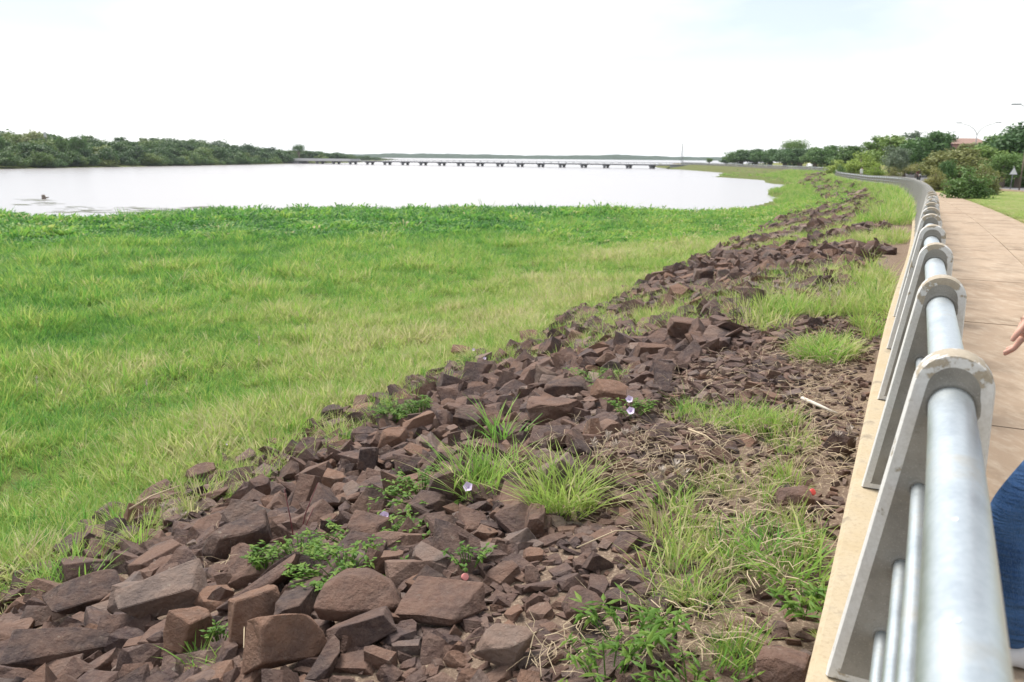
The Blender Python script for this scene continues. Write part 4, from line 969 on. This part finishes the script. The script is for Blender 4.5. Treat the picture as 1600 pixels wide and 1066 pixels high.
# pink building with tiled roof
M['pink'] = mat('pink_render', (.40, .21, .23), .9); m = M['roof'] = mat('roof_tile', rough=.9); t = NT(m); wv = t.new('TexWave'); wv.inputs['Scale'].default_value = .55; wv.inputs['Distortion'].default_value = 1; t.l(t.pos(obj=True), wv.inputs[0]); t.col(t.mix(wv.outputs[1], (.24, .14, .11), (.34, .24, .20)))
M['glass'] = mat('window_glass', (.05, .06, .07), .1)
dist = 150; P = ground_at(1512, dist); sc_ = dist / F / .98; root = tag(link('pink_building', None, loc=P), 'pink rendered building with pale red tiled roof half hidden by trees', 'building')
zt = zat(1512, 215.5, dist) - P[2]; ze = zat(1512, 225, dist) - P[2]; Wd = 26 * sc_
link('wall', MB().box((0, 3, ze / 2), (2 * Wd, 6, ze)).mesh('wall', M['pink']), root)
V = [(-Wd - .2, -.4, ze), (Wd + .2, -.4, ze), (Wd + .2, 6.4, ze), (-Wd - .2, 6.4, ze), (-Wd + .8, 3, zt), (Wd - .3, 3, zt)]
link('roof', mesh_from('roof', V, [(0, 1, 5, 4), (1, 2, 5), (2, 3, 4, 5), (3, 0, 4), (3, 2, 1, 0)], [M['roof']]), root)
for x in (-.1, .35, .72):
    wdw = link('window', MB().box((x * Wd, -.02, ze - 1.2), (1.2, .1, 1.3)).mesh('window', M['white_paint']), root); link('pane', MB().box((x * Wd, -.08, ze - 1.2), (1.0, .05, 1.1)).mesh('pane', M['glass']), wdw)
def car(px, py, yaw, lab, paint):
    P = hit1(px, py); root = tag(link('car', None, loc=P, rot=(0, 0, yaw)), lab, 'car')
    prof_ = [(-2.0, .35), (-2.05, .75), (-1.7, .92), (-1.0, .98), (-.55, 1.42), (.75, 1.46), (1.45, 1.0), (1.95, .92), (2.05, .4)]
    V = [(x, -.8 + (.14 if z > 1.1 else 0), z) for x, z in prof_] + [(x, .8 - (.14 if z > 1.1 else 0), z) for x, z in prof_]; k = len(prof_)
    link('body', mesh_from('body', V, [tuple(range(k))[::-1], tuple(range(k, 2 * k))] + [(i, (i + 1) % k, k + (i + 1) % k, k + i) for i in range(k)], [paint]), root)
    for s_ in (-1, 1):
        link('side_window', mesh_from('side_window', [(-.9, s_ * .805, 1.0), (1.25, s_ * .805, 1.02), (.68, s_ * .68, 1.38), (-.5, s_ * .68, 1.36)], [(0, 1, 2, 3)], [M['glass']]), root)
        for x in (-1.3, 1.3): V, Fc = tube([(x, s_ * .62, .32), (x, s_ * .84, .32)], .32, 14); link('wheel', mesh_from('wheel', V, Fc, [M['dark']]), root)
car(1604, 287, heading(70) + .0, 'white car on the road at the right edge behind the sign', M['white_paint'])
car(1265, 262.5, heading(200), 'tiny white car on the far causeway in front of the dark trees', M['white_paint'])

# ------------------------------------------------------------------ floating stump, water weed
P = onz(68, 311, WZ); b = MB(); b.tube([(0, 0, -.4), (.05, 0, .15), (0, 0, .42)], [.22, .2, .16], 9); b.tube([(.05, 0, .1), (.5, .1, .16)], [.1, .05], 6)
tag(link('tree_stump', b.mesh('tree_stump', M['bark'], True), loc=P), 'dark stump sticking out of the water at far left', 'stump')
b = MB()
for k in range(90):
    x, y = R_.uniform(20, 360), R_.uniform(323, 333); P = onz(x, y + (0 if x > 90 else -12), WZ); w = R_.uniform(.3, 1.6); d_ = R_.uniform(.1, .35)
    b.add([(P[0] + w * math.cos(q_ / 7 * 6.283) * R_.uniform(.6, 1), P[1] + d_ * math.sin(q_ / 7 * 6.283), WZ + .012 + k * .0001) for q_ in range(7)], [tuple(range(7))])
tag(link('floating_weed', b.mesh('floating_weed', mat('wet_weed', (.10, .11, .06), .6))), 'thin streaks of floating weed on the water near the grass', 'water weed', kind='stuff')

# ------------------------------------------------------------------ people
def skin_mesh(name, J, E, Rr, root, m, sub=2):
    """a body grown round connected joints"""
    keys = list(J); ix = {k: i for i, k in enumerate(keys)}
    me = bpy.data.meshes.new(name); me.from_pydata([J[k] for k in keys], [(ix[a], ix[b]) for a, b in E], []); o = bpy.data.objects.new(name, me); COL.objects.link(o)
    o.modifiers.new('skin', 'SKIN').use_smooth_shade = True
    for k in keys:
        q = Rr[k]; sv = me.skin_vertices[0].data[ix[k]]; sv.radius = q if isinstance(q, tuple) else (q, q); sv.use_root = (k == root)
    sb = o.modifiers.new('sub', 'SUBSURF'); sb.levels = sb.render_levels = sub
    dg = bpy.context.evaluated_depsgraph_get(); out = bpy.data.meshes.new_from_object(o.evaluated_get(dg)); bpy.data.objects.remove(o); bpy.data.meshes.remove(me)
    out.materials.clear(); out.materials.append(m); out.polygons.foreach_set('use_smooth', np.ones(len(out.polygons), bool)); return out
def person(loc, rz, label, pose, cols, sub=2, scale=1.0):
    """pose: joint positions, facing +Y, right hand on +X"""
    J = dict(pel=(0, 0, .96), sp=(0, .0, 1.12), ch=(0, -.005, 1.30), nk=(0, -.01, 1.45), jaw=(0, .025, 1.53), hd=(0, .0, 1.60), tp=(0, -.01, 1.665), ns=(0, .125, 1.575))
    for s_, k in ((1, 'r'), (-1, 'l')):
        J.update({k + 'sh': (s_ * .17, -.01, 1.40), k + 'el': (s_ * .22, -.06, 1.13), k + 'wr': (s_ * .22, .02, .90), k + 'hip': (s_ * .09, 0, .90), k + 'kn': (s_ * .10, .03, .50), k + 'an': (s_ * .10, -.02, .09), k + 'to': (s_ * .12, .13, .03)})
    J.update(pose)
    Rr = dict(pel=(.135, .10), sp=(.12, .09), ch=(.145, .10), nk=.052, jaw=(.062, .066), hd=(.076, .092), tp=(.055, .066), ns=.012)
    E = [('pel', 'sp'), ('sp', 'ch'), ('ch', 'nk'), ('nk', 'jaw'), ('jaw', 'hd'), ('hd', 'tp'), ('hd', 'ns')]
    for k, s_ in (('r', 1), ('l', -1)):
        E += [('ch', k + 'sh'), (k + 'sh', k + 'el'), (k + 'el', k + 'wr'), ('pel', k + 'hip'), (k + 'hip', k + 'kn'), (k + 'kn', k + 'an'), (k + 'an', k + 'to')]
        Rr.update({k + 'sh': .055, k + 'el': .038, k + 'wr': (.026, .020), k + 'hip': .078, k + 'kn': .048, k + 'an': .034, k + 'to': .026})
        w = Vector(J[k + 'wr']); hd = Vector(pose.get(k + 'hand', (s_ * .02, .25, -1))).normalized(); side = Vector(pose.get(k + 'side', (0, 1, 0))); side = (side - hd * side.dot(hd)).normalized(); bk = hd.cross(side)
        pm_ = w + hd * .055; J[k + 'pm'] = tuple(pm_); Rr[k + 'pm'] = (.026, .018); E.append((k + 'wr', k + 'pm'))
        for f, (o_, L_) in enumerate(((.026, .060), (.009, .068), (-.009, .063), (-.025, .050))):
            a = pm_ + hd * .030 + side * o_; b_ = a + hd * L_ * .5 + bk * .010; c_ = b_ + hd * L_ * .42 + bk * .026
            for nm, p, r_ in (('a', a, .0100), ('b', b_, .0085), ('c', c_, .0068)): J[k + 'f%d%s' % (f, nm)] = tuple(p); Rr[k + 'f%d%s' % (f, nm)] = r_
            E += [(k + 'pm', k + 'f%da' % f), (k + 'f%da' % f, k + 'f%db' % f), (k + 'f%db' % f, k + 'f%dc' % f)]
        t0 = w + hd * .03 + side * .030; t1 = t0 + hd * .032 + side * .016 + bk * .012; t2 = t1 + hd * .032 + bk * .010 - side * .002
        for nm, p, r_ in (('a', t0, .012), ('b', t1, .0105), ('c', t2, .008)): J[k + 't' + nm] = tuple(p); Rr[k + 't' + nm] = r_
        E += [(k + 'wr', k + 'ta'), (k + 'ta', k + 'tb'), (k + 'tb', k + 'tc')]
    J = {k: v for k, v in J.items() if not (k.endswith('hand') or k.endswith('side'))}
    root = tag(link('person', None, loc=loc, rot=(0, 0, rz)), label, 'person'); root.scale = (scale,) * 3
    link('body', skin_mesh('body', J, E, Rr, 'pel', cols['skin'], sub), root)
    lj = {k: J[k] for k in ('pel', 'rhip', 'lhip', 'rkn', 'lkn', 'ran', 'lan')}
    for k in 'rl': lj[k + 'th'] = tuple((Vector(J[k + 'hip']) + Vector(J[k + 'kn'])) / 2); lj[k + 'sn'] = tuple(Vector(J[k + 'kn']).lerp(Vector(J[k + 'an']), .45)); lj[k + 'an'] = tuple(Vector(J[k + 'an']) + Vector((0, 0, -.025)))
    lj['ws'] = tuple(Vector(J['pel']) + Vector((0, 0, .09)))
    le = [('ws', 'pel'), ('pel', 'rhip'), ('pel', 'lhip')] + [e for k in 'rl' for e in ((k + 'hip', k + 'th'), (k + 'th', k + 'kn'), (k + 'kn', k + 'sn'), (k + 'sn', k + 'an'))]
    lr = dict(pel=(.125, .112), ws=(.125, .105)); 
    for k in 'rl': lr.update({k + 'hip': .092, k + 'th': .088, k + 'kn': .070, k + 'sn': .068, k + 'an': .062})
    link('trousers', skin_mesh('trousers', lj, le, lr, 'pel', cols['legs'], sub), root)
    tj = {k: J[k] for k in ('pel', 'sp', 'ch', 'nk', 'rsh', 'lsh', 'rel', 'lel', 'rwr', 'lwr')}; tj['hm'] = tuple(Vector(J['pel']) + Vector((0, 0, -.05))); tj['nk'] = tuple(Vector(J['nk']) + Vector((0, 0, .02)))
    for k in 'rl': tj[k + 'wr'] = tuple(Vector(J[k + 'el']).lerp(Vector(J[k + 'wr']), 1.0))
    tr_ = dict(hm=(.165, .145), pel=(.165, .140), sp=(.155, .125), ch=(.165, .125), nk=(.064, .064)); te = [('hm', 'pel'), ('pel', 'sp'), ('sp', 'ch'), ('ch', 'nk')]
    for k in 'rl': tr_.update({k + 'sh': .078, k + 'el': .054, k + 'wr': .040}); te += [('ch', k + 'sh'), (k + 'sh', k + 'el'), (k + 'el', k + 'wr')]
    link('jacket', skin_mesh('jacket', tj, te, tr_, 'pel', cols['top'], sub), root)
    for k in 'rl':
        a, b_ = Vector(J[k + 'an']), Vector(J[k + 'to']); a = a + Vector((0, 0, -.035)); hl = a - (b_ - a) * .25; hl.z = .045; b_.z = .04
        link('shoe', skin_mesh('shoe', dict(h=tuple(hl), a=(a.x, a.y, .052), t=tuple(b_), e=tuple(b_ + (b_ - a).normalized() * .05 - Vector((0, 0, .006)))), [('h', 'a'), ('a', 't'), ('t', 'e')], dict(h=.042, a=(.048, .046), t=(.046, .036), e=(.034, .026)), 'a', cols['shoe'], 2), root)
    h = Vector(J['hd']); hj = dict(a=tuple(h + Vector((0, .045, .085))), b=tuple(h + Vector((0, -.03, .072))), c=tuple(h + Vector((0, -.075, .0))), d=tuple(h + Vector((0, -.07, -.10))))
    link('hair', skin_mesh('hair', hj, [('a', 'b'), ('b', 'c'), ('c', 'd')], dict(a=(.05, .03), b=(.082, .052), c=(.082, .05), d=(.06, .03)), 'b', cols['hair'], 2), root)
    for s_ in (-1, 1):
        V, Fc = tube([(s_ * .034 + h.x, h.y + .078, h.z - .012), (s_ * .034 + h.x, h.y + .088, h.z - .012), (s_ * .034 + h.x, h.y + .093, h.z - .012)], [.012, .009, .002], 8); link('eye', mesh_from('eye', V, Fc, [M['dark']], True), root)
        V, Fc = tube([(s_ * .078, h.y - .005, h.z - .045), (s_ * .088, h.y - .012, h.z - .01), (s_ * .082, h.y - .008, h.z + .02)], [.008, .014, .010], 8); link('ear', mesh_from('ear', V, Fc, [cols['skin']], True), root)
    V, Fc = tube([(-.024, .082 + h.y, h.z - .075), (0, .092 + h.y, h.z - .073), (.024, .082 + h.y, h.z - .075)], [.003, .007, .003], 6); link('mouth', mesh_from('mouth', V, Fc, [mat('lips', (.42, .19, .17), .6)], True), root)
    return root
SKIN = mat('skin', (.56, .33, .25), .55); SKIN.node_tree.nodes['Principled BSDF'].inputs['Subsurface Weight'].default_value = .08
m = M['denim'] = mat('denim', rough=.9, spec=.1); t = NT(m)
a = t.noise(5, 5, .6, obj=True); b = t.noise(260, 2, .7, t.pos((1, 1, .4), True)); wv = t.noise(14, 3, .5, t.pos((.5, .5, 2.4), True))
c = t.mix(t.rng(a, .35, .7, 0, 1), (.022, .060, .165), (.070, .155, .33)); c = t.mix(t.rng(b, .4, .7, 0, .45), c, (.11, .18, .32)); t.col(c); t.bump(t.math('ADD', wv, t.math('MULTIPLY', b, .15)), .9, .05)
MAROON = mat('maroon_jacket', (.065, .030, .040), .85); HAIR = mat('dark_hair', (.025, .017, .012), .5); SHOE = mat('pale_sneaker', (.55, .55, .56), .7)
pr = person((1.895, 2.50, 0.0), rad(90), 'person in blue jeans and maroon sleeves standing on the path behind the rail',
       dict(lkn=(-.10, .350, .52), lan=(-.10, .265, .09), lto=(-.11, .41, .03), lhip=(-.09, .03, .90), rhip=(.09, 0, .90), rkn=(.11, .05, .49), ran=(.12, -.06, .09), rto=(.14, .08, .03),
            rel=(.25, -.06, 1.19), rwr=(.245, .150, 1.09), rhand=(.0, .18, -1), rside=(-.75, .6, .0), lel=(-.25, -.12, 1.14), lwr=(-.23, -.02, .90)), dict(skin=SKIN, legs=M['denim'], top=MAROON, hair=HAIR, shoe=SHOE))
# the seam of the jeans, stitched down the outside of the near leg
jm = [o for o in pr.children if o.name.startswith('trousers')][0]
P = ground_at(1347, 121)
person(tuple(P), rad(200), 'distant walker in a white shirt beyond the bend of the railing', dict(lan=(-.1, -.15, .09), lto=(-.1, 0, .03), ran=(.1, .16, .09), rto=(.1, .31, .03)),
       dict(skin=SKIN, legs=mat('khaki_trousers', (.20, .17, .13), .9), top=mat('white_shirt', (.82, .82, .84), .8), hair=HAIR, shoe=SHOE), 1)
# rider on a motorcycle
P = ground_at(1437, 108); yaw = heading(112) + math.pi * .98
bike = tag(link('motorcycle', None, loc=P, rot=(0, 0, yaw - math.pi / 2)), 'dark motorcycle on the road beyond the railing', 'motorcycle')
for y in (-.62, .64):
    V, Fc = [], []
    for i in range(20):
        for j in range(8):
            a, b_ = i * 2 * math.pi / 20, j * 2 * math.pi / 8; r_ = .27 + .055 * math.cos(b_); V.append((.055 * math.sin(b_), y + r_ * math.cos(a), .32 + r_ * math.sin(a))); Fc.append((i * 8 + j, ((i + 1) % 20) * 8 + j, ((i + 1) % 20) * 8 + (j + 1) % 8, i * 8 + (j + 1) % 8))
    w_ = link('wheel', mesh_from('wheel', V, Fc, [M['dark']], True), bike); link('hub', MB().tube([(-.07, y, .32), (.07, y, .32)], .10, 10).mesh('hub', M['grey_metal']), w_)
link('frame', MB().tube([(0, -.62, .32), (0, -.1, .38), (0, .3, .72), (0, .45, .82)], .05, 7).mesh('frame', M['dark'], True), bike)
link('fork', MB().tube([(0, .64, .32), (0, .45, .95)], .045, 7).mesh('fork', M['grey_metal'], True), bike)
link('tank', skin_mesh('tank', dict(a=(0, .02, .76), b=(0, .22, .80), c=(0, .36, .78)), [('a', 'b'), ('b', 'c')], dict(a=(.09, .08), b=(.14, .11), c=(.10, .08)), 'b', mat('red_tank', (.25, .03, .03), .35), 1), bike)
link('saddle', skin_mesh('saddle', dict(a=(0, -.62, .80), b=(0, -.35, .76), c=(0, -.02, .76)), [('a', 'b'), ('b', 'c')], dict(a=(.09, .04), b=(.12, .05), c=(.09, .05)), 'b', M['dark'], 1), bike)
link('handlebar', MB().tube([(-.36, .34, 1.02), (-.2, .42, 1.0), (0, .45, .95), (.2, .42, 1.0), (.36, .34, 1.02)], .018, 6).mesh('handlebar', M['grey_metal'], True), bike)
link('headlight', MB().tube([(0, .48, .9), (0, .6, .9)], [.05, .09], 10).mesh('headlight', M['white_paint'], True), bike)
pose = dict(pel=(0, -.2, .90), sp=(0, -.2, 1.06), ch=(0, -.17, 1.24), nk=(0, -.15, 1.39), jaw=(0, -.115, 1.47), hd=(0, -.14, 1.54), tp=(0, -.15, 1.605), ns=(0, -.02, 1.515))
for s_, k in ((1, 'r'), (-1, 'l')): pose.update({k + 'sh': (s_ * .17, -.17, 1.34), k + 'el': (s_ * .27, .06, 1.14), k + 'wr': (s_ * .33, .30, 1.05), k + 'hip': (s_ * .1, -.18, .84), k + 'kn': (s_ * .17, .22, .74), k + 'an': (s_ * .16, .02, .34), k + 'to': (s_ * .16, .16, .29), k + 'hand': (0, 1, -.1)})
rp = person(tuple(P), yaw - math.pi / 2, 'rider with a pale helmet seated on the dark motorcycle', pose, dict(skin=SKIN, legs=mat('black_trousers', (.02, .02, .025), .8), top=mat('dark_red_top', (.10, .025, .03), .8), hair=HAIR, shoe=M['dark']), 1)
for o in [c_ for c_ in rp.children if c_.name.startswith('shoe')]: o.location = (0, 0, .27)
link('helmet', skin_mesh('helmet', dict(a=(0, -.15, 1.50), b=(0, -.15, 1.60), c=(0, -.15, 1.66)), [('a', 'b'), ('b', 'c')], dict(a=(.105, .12), b=(.12, .135), c=(.08, .09)), 'b', M['white_paint'], 2), rp)

# ------------------------------------------------------------------ litter, straw, twigs
b = MB()
def straw(P, L_, r_, up=.05):
    a = R_.uniform(0, 6.283); d_ = Vector((math.cos(a), math.sin(a), R_.uniform(-.05, .35))) * L_; p = Vector(P) + Vector((0, 0, R_.uniform(.01, up))); sd = Vector((-d_.y, d_.x, 0)).normalized() * R_.uniform(-.18, .18) * L_
    V, Fc = tube([p, p + d_ * .5 + sd + Vector((0, 0, .02)), p + d_], [r_, r_ * .9, r_ * .4], 3, False); b.add(V, Fc)
for cx, cy, rx, ry, k in ((1120, 720, 190, 60, 460), (1290, 660, 60, 110, 300), (1180, 860, 120, 80, 300), (1000, 780, 120, 60, 130), (1180, 600, 150, 40, 160), (850, 700, 120, 30, 90), (330, 880, 50, 40, 30), (250, 800, 90, 30, 60), (1050, 1000, 150, 50, 160), (860, 1040, 60, 20, 40), (1270, 560, 100, 20, 120), (600, 600, 120, 30, 160), (150, 800, 140, 40, 200), (420, 680, 120, 30, 120), (860, 520, 120, 30, 140)):
    P = ellipse(cx, cy, rx, ry, k)
    for p in P[~np.isnan(P[:, 0])]: straw(p, R_.uniform(.06, .22), R_.uniform(.0012, .0028), .12)
tag(link('dry_straw', b.mesh('dry_straw', M['straw'])), 'scattered dry straw and dead stems lying over the stones and soil', 'straw', kind='stuff')
def stick(pts, r_, m_, name, lab, cat, lift=.08):
    P = [hit1(x, y) + np.array([0, 0, lift + l_]) for x, y, l_ in pts]; V, Fc = tube(P, np.linspace(r_, r_ * .55, len(P)), 7)
    tag(link(name, mesh_from(name, V, Fc, [m_], True)), lab, cat)
stick([(1252, 638, .0), (1280, 653, .02), (1306, 664, .0)], .016, M['driftwood'], 'pale_stick', 'short bleached stick lying on the soil near the kerb', 'stick')
stick([(205, 826, .12), (240, 812, .16), (285, 797, .18)], .010, M['straw'], 'dry_twig', 'pale dry twig lying across the dark stones at left', 'twig')
stick([(362, 990, .06), (385, 1022, .08), (384, 1058, .06)], .004, M['straw'], 'dry_twig', 'thin bent pale twig beside the leaning reddish stone', 'twig')
stick([(1075, 700, .05), (1100, 712, .06), (1128, 727, .04)], .007, M['straw'], 'dry_twig', 'dry straw-coloured stem lying over small stones mid bank', 'twig')
stick([(900, 895, .06), (960, 880, .10), (1010, 878, .08)], .004, M['straw'], 'dry_twig', 'thin dry stem above the small stones in the foreground', 'twig')
def stalks(px, py, lab, m_, tips, cat, plume=False):
    P = hit1(px, py); sc_ = proj(P)[2] / F; b_ = MB(); root = tag(link('stalk_plant', None, loc=P), lab, cat)
    for dx, h in tips:
        bx = R_.uniform(-.02, .02)
        link('stalk', MB().tube([(bx, 0, -.03), (bx + dx * sc_ * .4, .02, h * sc_ * .5), (dx * sc_, .03, h * sc_)], [.005, .004, .002], 5).mesh('stalk', m_, True), root)
        if plume:
            pb = MB()
            for k in range(26): z = h * sc_ * (1 - .22 * R_.random()); a = R_.uniform(0, 6.28); c0 = Vector((dx * sc_ * z / (h * sc_), .03, z)); pb.tube([c0, c0 + Vector((math.cos(a) * .025, math.sin(a) * .025, .03))], [.004, .001], 3, False)
            tag(link('plume', pb.mesh('plume', M['plume']), root), kind='stuff')
stalks(465, 850, 'dark red bare stems standing among the stones', M['red_stem'], [(-18, 90), (34, 100), (26, 60)], 'plant')
stalks(1150, 520, 'dry brown branching stems at the edge of the tall grass patch', M['bark'], [(-14, 90), (-4, 75), (12, 84), (22, 60)], 'plant')
PL = [(1225, 480, 'pale seed plumes leaning left in the tall grass patch', [(-14, 34), (2, 44), (18, 36)]), (1300, 490, 'pale seed plumes in the middle of the tall grass patch', [(-6, 42), (10, 34)]), (260, 830, 'pale seed heads over the dark stones at left', [(-6, 42), (12, 34), (30, 28)]),
      (940, 730, 'dry seed heads right of the yellowish tuft', [(-14, 40), (10, 52), (24, 36)]), (1050, 770, 'dry seed heads among flat stones mid bank', [(-18, 34), (6, 44), (22, 30)]), (1320, 720, 'greyish dried seed heads close to the kerb', [(-12, 40), (6, 50), (14, 30)]),
      (1380, 440, 'pale plumes beside the kerb behind the tall grass', [(-8, 30), (4, 36)]), (985, 705, 'dry grey seed heads over the gravel mid bank', [(-10, 30), (8, 36)])]
for px, py, lab, tp in PL: stalks(px, py, lab, M['straw'], tp, 'seed plume', True)
for px, py, h, lab in ((405, 600, 75, 'tall dry stalk with a pale head standing alone in the marsh'), (58, 640, 52, 'dry stalk at the left edge of the marsh'), (232, 640, 46, 'short pale stalk in the yellow grass'), (480, 545, 40, 'pale stalk in the right part of the marsh grass')): stalks(px, py, lab, M['straw'], [(R_.uniform(-6, 6), h)], 'stalk', True)
def cap(px, py, r_, m_, lab):
    P = hit1(px, py); V, Fc = tube([(0, 0, 0), (0, 0, r_ * .3), (0, 0, r_ * .7), (0, 0, r_ * .75)], [r_, r_, r_ * .97, r_ * .8], 14); tag(link('bottle_cap', mesh_from('bottle_cap', V, Fc, [m_], True), loc=P + np.array([0, 0, .09]), rot=(.9, .2, .3)), lab, 'bottle cap')
cap(1266, 794, .019, M['plastic_red'], 'red bottle cap lying right of the flat brown stone'); cap(726, 928, .018, mat('pink_plastic', (.75, .28, .26), .4), 'pinkish bottle cap among the small stones')
cap(850, 655, .02, mat('teal_plastic', (.02, .32, .26), .3), 'teal bottle cap between stones left of the large slab')
P = hit1(1545, 295); b = MB(); b.box((0, 0, .06), (.5, .3, .14), .4, .7); tag(link('plastic_bag', b.mesh('plastic_bag', M['white_paint'], True), loc=P), 'white scrap of litter on the lawn near the leaning trunk', 'litter')

# ------------------------------------------------------------------ haze over the lake
hz = mat('haze_air'); t = NT(hz); out = t.n['Material Output']; t.n.remove(t.b); pv = t.new('VolumePrincipled'); pv.inputs['Color'].default_value = (.86, .93, 1, 1); pv.inputs['Density'].default_value = .00011; pv.inputs['Anisotropy'].default_value = .2
t.l(pv.outputs[0], out.inputs['Volume'])
tag(link('haze', MB().box((0, 0, 6.5), (7400, 7400, 37)).mesh('haze', hz)), kind='stuff')
